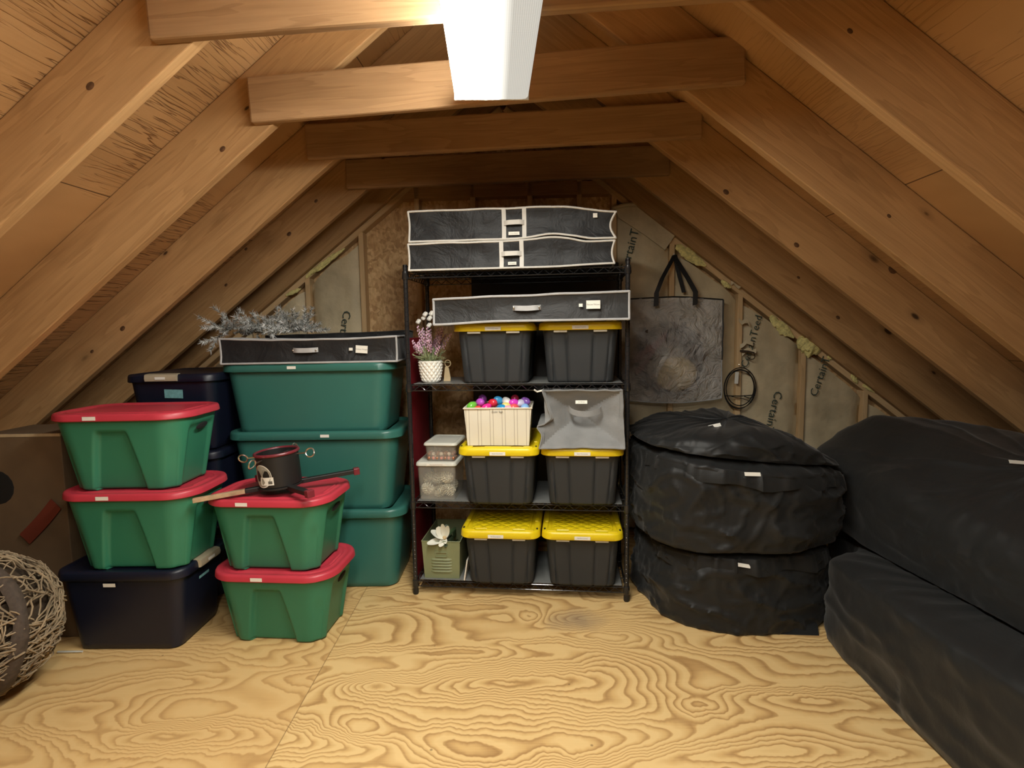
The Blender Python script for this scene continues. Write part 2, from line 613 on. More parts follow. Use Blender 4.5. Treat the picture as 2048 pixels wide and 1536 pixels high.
MAT['leaf'] = plain('dark_green_leaf', (0.030, 0.055, 0.022), 0.5, 0.3, 30)
MAT['sageleaf'] = plain('pale_green_leaf', (0.34, 0.40, 0.22), 0.6, 0.3, 40)
MAT['lavender'] = plain('lavender_bloom', (0.60, 0.38, 0.52), 0.7, 0.3, 60)
MAT['tan'] = plain('tan_tag_wood', (0.55, 0.42, 0.24), 0.7)
MAT['teal_sticker'] = plain('teal_sticker', (0.16, 0.36, 0.38), 0.6, 0.2, 60)
MAT['beige'] = plain('beige_latch', (0.42, 0.36, 0.25), 0.5)
MAT['lidgrey'] = plain('pale_grey_lid', (0.58, 0.59, 0.53), 0.4, 0.05)
MAT['cone'] = plain('frosted_cone_scale', (0.72, 0.68, 0.58), 0.7, 0.45, 70)
MAT['housing'] = plain('white_enamel', (0.75, 0.75, 0.72), 0.4)
MAT['straw'] = plain('woven_straw', (0.70, 0.53, 0.25), 0.8, 0.45, 70, 0.8, 120, bd=0.004)
MAT['seal'] = plain('round_grey_seal', (0.30, 0.29, 0.24), 0.6, 0.3, 40)
MAT['greypanel'] = plain('grey_plastic', (0.55, 0.55, 0.5), 0.5)


def clear_mat(name, tint, trans, rough, bumpy=0.0, sc=14.0, coat=0.5):
    m, nt, b = new_mat(name)
    b.inputs['Base Color'].default_value = (*tint, 1)
    b.inputs['Roughness'].default_value = rough
    b.inputs['Specular IOR Level'].default_value = coat
    tr = nt.nodes.new('ShaderNodeBsdfTransparent')
    tr.inputs[0].default_value = (0.97, 0.96, 0.94, 1)
    mx = nt.nodes.new('ShaderNodeMixShader')
    f = noise_n(nt, coords(nt), 9, 3)
    fr = ramp(nt, f, [(0.3, max(0, trans - 0.08)), (0.7, min(1, trans + 0.08))])
    L(nt, fr, mx.inputs[0])
    L(nt, b.outputs[0], mx.inputs[1])
    L(nt, tr.outputs[0], mx.inputs[2])
    out = nt.nodes['Material Output']
    L(nt, mx.outputs[0], out.inputs[0])
    if bumpy:
        bump_n(nt, b, noise_n(nt, coords(nt), sc, 4, 0.6, 1.2), bumpy, 0.09)
    return m


MAT['clearbox'] = clear_mat('frosted_clear_plastic', (0.55, 0.55, 0.50), 0.80, 0.2)
MAT['vinyl'] = clear_mat('wrinkled_clear_vinyl', (0.82, 0.80, 0.78), 0.60, 0.12, 1.0, 9.0, 1.0)


def lens_mat(full, dim):
    m, nt, b = new_mat('prismatic_lens_lit')
    tc = nt.nodes.new('ShaderNodeTexCoord')
    sp = nt.nodes.new('ShaderNodeSeparateXYZ')
    L(nt, tc.outputs['Object'], sp.inputs[0])
    x, y = sp.outputs[0], sp.outputs[1]
    # the tube behind the left half of the lens burns, the right half only glows
    w = ramp(nt, math_n(nt, 'MULTIPLY_ADD', x, 1 / 0.30, 0.5), [(0.0, 1.0), (0.50, 1.0), (0.585, 0.05), (0.62, 0.006), (0.70, 0.0)], 'LINEAR')
    k = 2 * pi / 0.0085
    pr = math_n(nt, 'MULTIPLY', math_n(nt, 'SINE', math_n(nt, 'MULTIPLY', math_n(nt, 'ADD', x, y), k * 0.7)), math_n(nt, 'SINE', math_n(nt, 'MULTIPLY', math_n(nt, 'SUBTRACT', x, y), k * 0.7)))
    dimv = math_n(nt, 'MULTIPLY', math_n(nt, 'ADD', math_n(nt, 'MULTIPLY', pr, 0.22), 0.92), dim)
    e = math_n(nt, 'ADD', math_n(nt, 'MULTIPLY', w, full), dimv)
    b.inputs['Base Color'].default_value = (0.18, 0.18, 0.17, 1)
    b.inputs['Emission Color'].default_value = (1.0, 0.975, 0.88, 1)
    L(nt, e, b.inputs['Emission Strength'])
    b.inputs['Roughness'].default_value = 0.4
    return m


LAMP = 46.0
MAT['lens'] = lens_mat(LAMP, 0.31)
MAT['lens_fill'] = lens_mat(LAMP * 0.85, 2.0)  # lens of the added fill lamp behind the camera

# ------------------------------------------------------------------ text and labels
def text_mesh(s, size, align='CENTER'):
    cu = bpy.data.curves.new('lettering', 'FONT')
    cu.body = s
    cu.size = size
    cu.align_x = align
    cu.align_y = 'CENTER'
    cu.resolution_u = 2
    o = bpy.data.objects.new('lettering', cu)
    me = bpy.data.meshes.new_from_object(o)
    bpy.data.objects.remove(o)
    bpy.data.curves.remove(cu)
    return me


def lettering(s, size, mat, parent, M4, align='CENTER'):
    me = text_mesh(s, size, align)
    me.materials.clear()
    me.materials.append(mat)
    o = bpy.data.objects.new('lettering', me)
    COL.objects.link(o)
    o.parent = parent
    o.matrix_local = M4
    return o


def label(parent, pos, w, h, s=None, rot=(0, 0, 0), size=None, name='label', m=None, cream=False):
    """a small stuck on label facing local -y"""
    b = MB()
    b.box((0, 0, 0), (w, 0.0012, h))
    o = b.build(name, m or MAT['label'], parent, smooth=None)
    o.location = pos
    o.rotation_euler = rot
    if s:
        sz = size or min(h * 0.62, w * 1.55 / max(4, len(s)))
        lettering(s, sz, MAT['ink'], o, Matrix.Translation((0, -0.0012, 0)) @ Matrix.Rotation(pi / 2, 4, 'X'))
    return o


# ------------------------------------------------------------------ setting: floor, roof, frames, end walls
def board(name, p0, p1, wdir, width, thick, m, parent=None, bev=0.004, offw=0.0):
    """board whose axis runs p0-p1 along its local x; wdir: direction of its width (local z)"""
    p0, p1 = Vector(p0), Vector(p1)
    x = (p1 - p0)
    ln = x.length
    x.normalize()
    z = Vector(wdir)
    z = (z - x * z.dot(x)).normalized()
    y = z.cross(x)
    b = MB()
    b.box((ln / 2, 0, width / 2 + offw), (ln, thick, width))
    o = b.build(name, m, parent, smooth=None)
    M4 = Matrix((x, y, z)).transposed().to_4x4()
    M4.translation = p0
    o.matrix_world = M4
    if bev:
        bevel(o, bev, 2)
    return o


def slab(name, pts, thick_dir, m):
    b = MB()
    n = len(pts)
    t = Vector(thick_dir)
    vs = [Vector(p) for p in pts] + [Vector(p) + t for p in pts]
    b.add(vs, [tuple(range(n)), tuple(range(2 * n - 1, n - 1, -1))] + [(i, (i + 1) % n, n + (i + 1) % n, n + i) for i in range(n)])
    return tag(b.build(name, m, smooth=None), kind='structure')


YB, YE = -2.9, 4.25                     # from behind the photographer to the end wall
o = slab('floor', [(-4.6, YB - 0.3, 0), (4.6, YB - 0.3, 0), (4.6, 4.7, 0), (-4.6, 4.7, 0)], (0, 0, -0.03), MAT['floor'])
tag(o, 'fir plywood floor with swirling grain', 'floor')

RH = 0.235 / cos(TH)                    # rafter depth measured vertically
for side, nm in ((-1, 'ceiling_left'), (1, 'ceiling_right')):
    q0, q1 = QA, QA + side * 4.35
    z0 = ZA + RH + 0.002
    b = MB()
    run = abs(q1 - q0) / cos(TH)
    b.box((run / 2, (YB + YE) / 2, 0.008), (run + 0.06, YE - YB + 0.3, 0.016))
    o = b.build(nm, MAT['sheath_left' if side < 0 else 'sheath_right'], smooth=None)
    x = (FD * side * cos(TH) - Vector((0, 0, sin(TH)))).normalized()
    y = RD.copy()
    y = (y - x * y.dot(x)).normalized()
    z = x.cross(y)
    if z.z < 0:
        z = -z
    M4 = Matrix((x, y, z)).transposed().to_4x4()
    M4.translation = W(QA, 0, z0)
    o.matrix_world = M4
    tag(o, 'rough plywood roof deck on the %s slope' % ('left' if side < 0 else 'right'), 'roof deck', kind='structure')

ORD = ['fifth', 'nearest', 'second', 'third', 'fourth', 'last']
for n in range(-8, 4):
    Y = 1.793 + 0.605 * n
    for side in (-1, 1):
        zt = ZA
        p0 = W(QA, Y - 0.0225, ZA)
        p1 = W(QA + side * 4.15, Y - 0.0225, ZA - MS * 4.15)
        o = board('rafter', p0, p1, (0, 0, 1), 0.235, 0.045, MAT['rafter'])
        sd = 'left' if side < 0 else 'right'
        if n >= 0:
            tag(o, '%s pine rafter of those visible on the %s slope' % (('nearest', 'second nearest', 'third nearest', 'fourth nearest')[n], sd), 'rafter', kind='structure')
        else:
            tag(o, 'pine rafter above and behind the viewer on the %s slope' % sd, 'rafter', group='rafters behind the viewer', kind='structure')
# end frame against the wall
for side in (-1, 1):
    p0 = W(QA, 3.99, ZA)
    p1 = W(QA + side * 4.0, 3.99, ZA - MS * 4.0)
    o = board('rafter', p0, p1, (0, 0, 1), 0.235, 0.045, MAT['rafter'])
    tag(o, 'pine rafter lying against the end wall on the %s slope' % ('left' if side < 0 else 'right'), 'rafter', kind='structure')
o = board('ridge_beam', W(QA, YB, ZA + 0.02), W(QA, YE, ZA + 0.02), (0, 0, 1), 0.27, 0.04, MAT['rafter'])
tag(o, 'ridge board along the peak of the roof', 'beam', kind='structure')

RAFT = {}
for o in COL.objects:
    if o.name.split('.')[0] == 'rafter' and o.get('label', '').find('visible on') > 0:
        RAFT[(('nearest', 'second', 'third', 'fourth').index(o['label'].split()[0]), 'left' if 'left' in o['label'] else 'right')] = o
MAT['knot'] = plain('dark_knot', (0.095, 0.045, 0.02), 0.5, 0.6, 60)
FN = RD - FD * RD.dot(FD)
for n, sd, u, v, r in ((0, 'right', 1627, 126, 0.019), (0, 'right', 1868, 312, 0.016), (0, 'right', 1700, 62, 0.008), (1, 'right', 1428, 228, 0.010), (1, 'right', 1778, 432, 0.008), (2, 'right', 1452, 384, 0.014), (2, 'right', 1593, 490, 0.013),
                       (2, 'right', 1785, 540, 0.020), (3, 'right', 1597, 555, 0.009), (3, 'right', 1676, 635, 0.012), (0, 'left', 180, 172, 0.013), (1, 'left', 445, 298, 0.012), (2, 'left', 245, 657, 0.014), (2, 'left', 184, 703, 0.010), (3, 'left', 452, 570, 0.010), (3, 'left', 492, 498, 0.010), (3, 'left', 578, 468, 0.014), (3, 'left', 632, 402, 0.011)):
    o = RAFT[(n, sd)]
    P0 = W(0, 1.793 + 0.605 * n - 0.0455, 0)
    rr = ray(u, v)
    t_ = (P0 - Vector((0, 0, EYE))).dot(FN) / rr.dot(FN)
    p = Vector((0, 0, EYE)) + rr * t_
    # on the lower arris the knot shows on the underside
    q = (p - RD * p.y).dot(FD)
    low = roof_z(q) > p.z + 0.001
    Mi = o.matrix_world.inverted()
    if low:
        t_ = None
        nn = Vector((FD.x * (MS if sd == 'right' else -MS), 0, 1)).normalized()
        P0 = W(0, 0, (ZR if sd == 'right' else ZL) - 0.0004)
        P0 = Vector((0, 0, P0.z))
        nn = Vector((0, 0, 1)) + FD * (MS if sd == 'right' else -MS)
        t_ = (P0 - Vector((0, 0, EYE))).dot(nn) / rr.dot(nn)
        p = Vector((0, 0, EYE)) + rr * t_
    lp = Mi @ p
    if not (-0.03 < lp.z < 0.25 and abs(lp.y) < 0.04):
        continue
    b = MB()
    b.ell((0, 0, 0), (r * 1.2, 0.0009, r * 0.85) if not low else (r * 1.3, r * 0.75, 0.0009), 18, 8)
    k = b.build('knot', MAT['knot'], o)
    k.location = lp

# collar ties: (n, left q, right q, z bottom left, z bottom right, height)
for n, ql, qr, zl, zr, hh, lab in ((0, -1.13, 1.12, 2.395, 2.466, 0.185, 'nearest collar tie crossing behind the lamp'),
                                   (1, -1.125, 0.885, 2.372, 2.462, 0.182, 'second collar tie with a wane notch beside the lamp end'),
                                   (2, -1.13, 0.905, 2.408, 2.458, 0.178, 'third collar tie in dull brown shade'),
                                   (3, -1.12, 0.90, 2.408, 2.440, 0.182, 'farthest collar tie before the end wall'),
                                   (-1, -1.13, 1.12, 2.42, 2.45, 0.184, ''), (-3, -1.13, 1.12, 2.42, 2.45, 0.184, ''), (-5, -1.13, 1.12, 2.42, 2.45, 0.184, ''), (-7, -1.13, 1.12, 2.42, 2.45, 0.184, '')):
    Yt = 1.793 + 0.605 * n - 0.045 - 0.021
    o = board('collar_tie', W(ql, Yt, zl), W(qr, Yt, zr), (0, 0, 1), hh, 0.04, MAT['tie'], bev=0.009)
    if n >= 0:
        tag(o, lab, 'beam', kind='structure')
    else:
        tag(o, 'collar tie above and behind the viewer', 'beam', group='collar ties behind the viewer', kind='structure')

# end wall, in its own frame: local x = q, local y into the wall
WR = -math.atan(SKEW)
wall = thing('wall_back', 'end wall of studs, kraft faced insulation and bare oriented strand board', 'wall', W(0, 4.02, 0), WR, kind='structure')
WM = Matrix.Translation(W(0, 4.02, 0)) @ Matrix.Rotation(WR, 4, 'Z')
WI = WM.inverted()


def wl(u, v, d=0.0):
    """pixel -> point in the wall frame at local depth d"""
    r = ray(u, v)
    o3 = WI @ Vector((0, 0, EYE))
    d3 = WI.to_3x3() @ r
    t = (d - o3.y) / d3.y
    return o3 + d3 * t


b = MB()
prof = [(-4.3, 0), (4.3, 0), (4.3, 0.1), (QA, ZA + 0.42), (-4.3, 0.1)]
vs = [Vector((q, 0.10, z)) for q, z in prof] + [Vector((q, 0.115, z)) for q, z in prof]
b.add(vs, [(0, 1, 2, 3, 4), (9, 8, 7, 6, 5)] + [(i, (i + 1) % 5, 5 + (i + 1) % 5, 5 + i) for i in range(5)])
b.build('board_sheathing', MAT['osb'], wall, smooth=None)

studs = [-2.42, -2.01, -1.60, -1.19, -0.775, -0.37, 0.04, 0.39, 0.635, 1.045, 1.53, 1.985, 2.43, 2.87]
for q in studs:
    b = MB()
    zt = roof_z(q) - 0.035
    b.box((0, 0, zt / 2), (0.036, 0.088, zt))
    o = b.build('stud', MAT['stud'], wall, smooth=None)
    o.location = (q, 0.046, 0)
    # the grain of the stud runs up it
    o.data.transform(Matrix.Rotation(-pi / 2, 4, 'Y'))
    o.rotation_euler = (0, pi / 2, 0)
    bevel(o, 0.003, 2)
# sloping top plates between the studs and the roof
for side in (-1, 1):
    p0 = WM @ Vector((QA, 0.046, ZA - 0.045))
    p1 = WM @ Vector((QA + side * 4.0, 0.046, ZA - 0.045 - MS * 4.0))
    o = board('top_plate', p0, p1, (0, 0, 1), 0.04, 0.088, MAT['stud'])
    o.parent = wall
    o.matrix_parent_inverse = WI
b = MB()
b.box((0, 0.046, 2.50), (2.0, 0.088, 0.09))
b.build('header', MAT['rafter'], wall, smooth=None)
b = MB()
b.box((-0.1, 0.094, 1.99), (1.6, 0.01, 0.004))
b.build('board_seam', MAT['dark'], wall, smooth=None)


def batt(q0, q1, z0, seed, lower=0.06, front=0.012, zcap=None):
    nx, nz = 14, 60
    b = MB()
    rows = []
    for j in range(nz + 1):
        row = []
        for i in range(nx + 1):
            s = i / nx
            q = q0 + (q1 - q0) * s
            zt = roof_z(q) - lower - 0.03 * noise.noise(Vector((q * 6, seed, 0)))
            if zcap is not None:
                zt = min(zt, zcap)
            z = z0 + (zt - z0) * j / nz
            edge = min(s, 1 - s)
            y = front + 0.05 * (1 - min(1, edge * 6)) * 0.6
            y += 0.010 * noise.noise(Vector((q * 7, z * 5, seed))) + 0.006 * noise.noise(Vector((q * 22, z * 9, seed + 4)))
            row.append(Vector((q, y, z)))
        rows.append(row)
    n = nx + 1
    vs = [p for r in rows for p in r] + [p + Vector((0, 0.05, 0)) for r in rows for p in r]
    m = len(rows) * n
    fs = []
    for j in range(nz):
        for i in range(nx):
            a = j * n + i
            fs.append((a, a + 1, a + n + 1, a + n))
            fs.append((m + a, m + a + n, m + a + n + 1, m + a + 1))
    for i in range(nx):
        fs.append((i, m + i, m + i + 1, i + 1))
        a = nz * n + i
        fs.append((a, a + 1, m + a + 1, m + a))
    for j in range(nz):
        a = j * n
        fs.append((a, a + n, m + a + n, m + a))
        a = j * n + nx
        fs.append((a, m + a, m + a + n, a + n))
    b.add(vs, fs)
    return b.build('insulation_batt', MAT['kraft'], wall, smooth=60)


bats = []
for i, (a, c) in enumerate(((-2.40, -2.03), (-1.99, -1.62), (-1.58, -1.21), (0.655, 1.025), (1.065, 1.51), (1.55, 1.965), (2.005, 2.41), (2.45, 2.85))):
    bats.append(batt(a, c, 0.02, i * 3.1, 0.09, zcap=2.36))


def wall_text(bt, s, u0, v0, u1, v1, h):
    """printed word running from pixel 0 towards pixel 1 on the wall plane, letter height h"""
    p0, p1 = wl(u0, v0, 0.0), wl(u1, v1, 0.0)
    d = p1 - p0
    ang = atan2(d.z, d.x)
    M4 = Matrix.Translation((p0.x, -0.0055, p0.z)) @ Matrix.Rotation(-ang, 4, 'Y') @ Matrix.Rotation(pi / 2, 4, 'X')
    me = text_mesh(s, h, 'LEFT')
    me.materials.clear()
    me.materials.append(MAT['print'])
    o = bpy.data.objects.new('lettering', me)
    COL.objects.link(o)
    o.parent = bt
    o.matrix_local = M4


wall_text(bats[2], 'CertainTeed', 694, 621, 678, 730, 0.085)
wall_text(bats[3], 'CertainTeed', 1247, 545, 1276, 440, 0.085)
wall_text(bats[4], 'CertainTeed', 1488, 735, 1524, 610, 0.075)
wall_text(bats[4], 'CertainTeed', 1556, 782, 1526, 905, 0.085)
wall_text(bats[5], 'CertainTeed', 1626, 792, 1662, 690, 0.080)
# folded flap of facing at the top of the bay by the shelf
pts = [wl(1228, 412, -0.02), wl(1290, 408, -0.03), wl(1338, 412, -0.03), wl(1358, 440, -0.03), wl(1352, 468, -0.03), wl(1330, 500, -0.012), wl(1290, 470, -0.012), wl(1238, 436, -0.012)]
b = MB()
b.add(pts + [p + Vector((0, 0.012, 0)) for p in pts], [tuple(range(8)), tuple(range(15, 7, -1))] + [(i, (i + 1) % 8, 8 + (i + 1) % 8, 8 + i) for i in range(8)])
b.build('facing_flap', MAT['kraft'], wall, smooth=None)
b = MB()
p = [wl(u, v, -0.03) for u, v in ((1226, 416), (1250, 410), (1290, 408), (1336, 410))]
b.tube(p, [0.010, 0.016, 0.014, 0.008], 8)
b.build('flap_edge', MAT['kraft'], wall)


def tuft(u, v, u2, v2, r, seed):
    p0, p1 = wl(u, v, -0.008), wl(u2, v2, -0.008)
    b = MB()
    rings = []
    M_ = 18
    for i in range(M_ + 1):
        t = i / M_
        c = p0.lerp(p1, t)
        rr = r * (0.15 + sin(pi * min(1, t * 0.9 + 0.08)) ** 0.8)
        ring = []
        for k in range(12):
            a = 2 * pi * k / 12
            w = 1 + 0.75 * noise.noise(Vector((cos(a) * 1.7 + seed, sin(a) * 1.7, t * 7)))
            ring.append(c + Vector((0, -cos(a) * rr * 0.45 * w, 0)) + Vector((0.35, 0, 1)).normalized() * sin(a) * rr * w)
        rings.append(ring)
    b.loft(rings)
    b.build('fibreglass_tuft', MAT['fibre'], wall, smooth=50)


tuft(612, 553, 690, 497, 0.026, 1)
tuft(1352, 492, 1412, 532, 0.030, 2)
tuft(1442, 562, 1462, 575, 0.016, 3)
tuft(1540, 634, 1588, 675, 0.030, 4)
tuft(1596, 680, 1640, 702, 0.055, 5)
tuft(1655, 712, 1664, 718, 0.012, 6)
tuft(1702, 750, 1716, 765, 0.018, 7)
tuft(1725, 770, 1755, 785, 0.012, 8)
tuft(572, 590, 602, 578, 0.016, 9)
for k, (u, v, u2, v2) in enumerate(((1478, 640, 1500, 648), (1480, 690, 1506, 684), (1484, 705, 1512, 700), (1462, 566, 1482, 572))):
    b = MB()
    pts = [wl(u + (u2 - u) * t, v + (v2 - v) * t + 4 * sin(t * 7 + k), -0.012 - 0.02 * t) for t in (0, .25, .5, .75, 1)]
    b.ribbon(pts, (0, 0.01, 0.028), 0.003)
    b.build('torn_facing', MAT['kraft'], wall)
b = MB()
b.tube([wl(1348, 512, 0.02), wl(1348, 508, -0.055)], 0.003, 6)
b.tube([wl(1478, 732, 0.02), wl(1478, 729, -0.05)], 0.003, 6)
b.build('nail', MAT['chrome'], wall)

# gable behind the photographer closes the room
b = MB()
pr = [W(-4.3, YB, 0), W(4.3, YB, 0), W(4.3, YB, 0.1), W(QA, YB, ZA + 0.42), W(-4.3, YB, 0.1)]
b.add(pr + [p - RD * 0.03 for p in pr], [(0, 1, 2, 3, 4), (9, 8, 7, 6, 5)] + [(i, (i + 1) % 5, 5 + (i + 1) % 5, 5 + i) for i in range(5)])
tag(b.build('wall_front', MAT['osb'], smooth=None), 'end wall behind the viewer', 'wall', kind='structure')


# ------------------------------------------------------------------ lamps
def fixture(lab, loc, rz, ln, lens):
    t = thing('ceiling_light', lab, 'light', loc, rz)
    b = MB()
    b.box((0, -ln / 2, 0.055), (0.20, ln - 0.01, 0.045))
    bevel(b.build('housing', MAT['housing'], t, smooth=None), 0.004)
    pr = [(-0.140, 0.040), (-0.139, 0.012), (-0.130, 0.003), (-0.11, 0.0), (0.11, 0.0), (0.130, 0.003), (0.139, 0.012), (0.140, 0.040)]
    b = MB()
    b.loft([[Vector((x, y, z)) for x, z in pr] for y in (-ln + 0.004, -0.004)], False, False)
    b.build('lens', lens, t, smooth=60)
    for y in (-0.002, -ln + 0.002):
        b = MB()
        b.box((0, y, 0.022), (0.284, 0.006, 0.048))
        bevel(b.build('end_cap', MAT['housing'], t, smooth=None), 0.002)
    return t


e0, e1 = at(910, 201, 2.19), at(1057, 196, 2.19)
fixture('white ceiling light with glowing prismatic lens under the collar ties', (-0.060, 2.19, 2.378), 0.035, 1.235, MAT['lens'])
fixture('second ceiling light in line behind the viewer', (-0.10, 0.55, 2.36), 0.03, 1.235, MAT['lens_fill'])  # unseen lamp, added behind the camera to brighten the faces turned towards it


# ------------------------------------------------------------------ shape library: bins
def rrect(a, b, r, n):
    """n points round a rounded rectangle of half sizes a, b, starting at the middle of the front (-y)"""
    r = max(1e-4, min(r, a - 1e-4, b - 1e-4))
    segs = [('l', (0, -b), (a - r, -b)), ('c', (a - r, -b + r), -pi / 2), ('l', (a, -b + r), (a, b - r)), ('c', (a - r, b - r), 0),
            ('l', (a - r, b), (-a + r, b)), ('c', (-a + r, b - r), pi / 2), ('l', (-a, b - r), (-a, -b + r)), ('c', (-a + r, -b + r), pi), ('l', (-a + r, -b), (0, -b))]
    lens = [math.dist(s[1], s[2]) if s[0] == 'l' else r * pi / 2 for s in segs]
    tot = sum(lens)
    out = []
    for k in range(n):
        d = tot * k / n
        i = 0
        while d > lens[i] and i < len(segs) - 1:
            d -= lens[i]
            i += 1
        s = segs[i]
        t = d / lens[i] if lens[i] > 1e-9 else 0
        if s[0] == 'l':
            out.append(Vector((s[1][0] + (s[2][0] - s[1][0]) * t, s[1][1] + (s[2][1] - s[1][1]) * t, 0)))
        else:
            a_ = s[2] + t * pi / 2
            out.append(Vector((s[1][0] + r * cos(a_), s[1][1] + r * sin(a_), 0)))
    return out


def sstep(a, b, x):
    if a == b:
        return 0.0 if x < a else 1.0
    t = max(0, min(1, (x - a) / (b - a)))
    return t * t * (3 - 2 * t)


def bin_body(aB, bB, aT, bT, rB, rT, H, disp=None, n=240, M_=34, z0=0.0, wave=None):
    b = MB()
    rings = []
    ts = [0.0, 0.0] + [i / M_ for i in range(1, M_ + 1)]
    for i, t in enumerate(ts):
        ins = 0.010 if i == 0 else 0.0
        a = aB + (aT - aB) * t - ins
        bb = bB + (bT - bB) * t - ins
        r = rB + (rT - rB) * t
        ring = rrect(a, bb, r, n)
        zz = z0 + H * t + (0.008 if i == 1 else 0)
        out = []
        for p in ring:
            sx, sy = p.x / a, p.y / bb
            if disp:
                if abs(p.y) > bb - r * 0.35:
                    d = disp('F' if p.y < 0 else 'B', sx, t)
                    p = p + Vector((0, d if p.y < 0 else -d, 0))
                elif abs(p.x) > a - r * 0.35:
                    d = disp('R' if p.x > 0 else 'L', sy, t)
                    p = p + Vector((-d if p.x > 0 else d, 0, 0))
            out.append(Vector((p.x, p.y, zz)))
        rings.append(out)
    b.loft(rings)
    return b


def lid_mesh(a, b_, r, z, ht, crown=0.008, n=160, steps=None):
    """skirted lid; steps: list of (inset, dz) rings over the top"""
    m = MB()
    rings = []
    seq = [(0.004, 0.0), (0.0, 0.004), (0.002, ht * 0.7), (0.006, ht * 0.93), (0.014, ht)]
    seq += steps or [(0.03, ht), (0.034, ht - 0.004), (0.06, ht - 0.003)]
    for ins, dz in seq:
        rings.append([p + Vector((0, 0, z + dz)) for p in rrect(a - ins, b_ - ins, max(0.01, r - ins * 0.6), n)])
    last, zl = seq[-1]
    for k in range(1, 5):
        f = 1 - k / 5
        rings.append([Vector((p.x * f, p.y * f, z + zl + crown * (1 - f * f))) for p in rrect(a - last, b_ - last, max(0.01, r - last * 0.6), n)])
    m.loft(rings, True, True)
    return m


# ---- green totes with red lids
def rough_disp(side, s, t):
    if side in 'FB':
        d = 0.0
        c = -0.06
        hw = 0.22 + 0.27 * (1 - t / 0.84)
        if t < 0.90:
            x = abs(s - c)
            top = 0.84 - 0.05 * (s - c) ** 2
            d = 0.027 * (1 - sstep(hw - 0.03, hw + 0.03, x)) * (1 - sstep(top - 0.05, top + 0.02, t))
            # flutes near the corners
            x2 = abs(abs(s) - 0.86)
            d += 0.007 * (1 - sstep(0.02, 0.10, x2)) * (1 - sstep(0.5, 0.75, t))
        return d
    hw = 0.50 + 0.12 * (1 - t)
    return 0.016 * (1 - sstep(hw - 0.10, hw + 0.06, abs(s))) * (1 - sstep(0.80, 0.90, t))


def green_tote(lab, loc, rz, lw, ld, H, bw, bd, text, lx, rise=0.0):
    t = thing('storage_tote', lab, 'storage bin', loc, rz, 'green totes with red lids')
    lh = 0.034
    bin_body(bw / 2, bd / 2, lw / 2 - 0.022, ld / 2 - 0.020, 0.085, 0.115, H - lh + 0.004, rough_disp).build('body', MAT['gtote'], t, smooth=60)
    steps = [(0.024, lh), (0.030, lh - 0.005), (0.044, lh - 0.005), (0.050, lh - 0.001), (0.058, lh - 0.005), (0.066, lh - 0.001), (0.074, lh - 0.005), (0.09, lh - 0.004)]
    lid_mesh(lw / 2, ld / 2, 0.140, H - lh, lh, 0.002, steps=steps).build('lid', MAT['redlid'], t, smooth=50)
    for sg in (-1, 1):
        b = MB()
        b.ell((0, 0, 0), (0.004, 0.052, 0.014), 16, 8, rot=(0.10 * sg, 0, 0))
        o = b.build('handle_slot', MAT['dark'], t)
        o.location = (sg * (lw / 2 - 0.0335), 0.0, H - lh - 0.058)
    label(t, (lx, -ld / 2 - 0.0008, H - lh * 0.55), 0.058, 0.017, text)
    return t


# navy totes
def navy_disp(side, s, t):
    return 0.0


def navy_tote(lab, loc, rz, lw, ld, H, bw, bd, grp='navy totes', latch=None, text=None):
    t = thing('storage_tote', lab, 'storage bin', loc, rz, grp)
    lh = 0.045
    bin_body(bw / 2, bd / 2, lw / 2 - 0.02, ld / 2 - 0.02, 0.05, 0.055, H - lh + 0.003, None, 120, 10).build('body', MAT['navy'], t, smooth=50)
    lid_mesh(lw / 2, ld / 2, 0.075, H - lh, lh, 0.002).build('lid', MAT['navy'], t, smooth=50)
    for side, off in latch or ():
        b = MB()
        b.loft([[Vector((x, y, z)) for y, z in ((0, -0.018), (-0.012, -0.016), (-0.016, 0.0), (-0.012, 0.018), (0, 0.022), (0.03, 0.024))] for x in (-0.085, -0.07, 0.07, 0.085)], True, True)
        o = b.build('latch', MAT['beige'], t, smooth=40)
        if side == 'F':
            o.location = (off, -ld / 2, H - lh * 0.45)
        else:
            o.location = (lw / 2, off, H - lh * 0.45)
            o.rotation_euler = (0, 0, pi / 2)
        label(o, (0, -0.0172, 0.0), 0.055, 0.014, '')
    return t


# teal totes
def teal_tote(lab, loc, rz, lw, ld, H, bw, bd, lx, lz=0.0):
    t = thing('storage_tote', lab, 'storage bin', loc, rz, 'large teal totes')
    lh = 0.048
    bin_body(bw / 2, bd / 2, lw / 2 - 0.028, ld / 2 - 0.028, 0.075, 0.085, H - lh + 0.004, None, 160, 12).build('body', MAT['bigtote'], t, smooth=50)
    steps = [(0.022, lh + 0.001), (0.034, lh), (0.042, lh - 0.018), (0.06, lh - 0.02)]
    lid_mesh(lw / 2, ld / 2, 0.11, H - lh, lh, 0.006, steps=steps).build('lid', MAT['bigtote'], t, smooth=50)
    label(t, (lx, -ld / 2 - 0.0012, H - lh * 0.5 + lz), 0.05, 0.016, '')
    return t


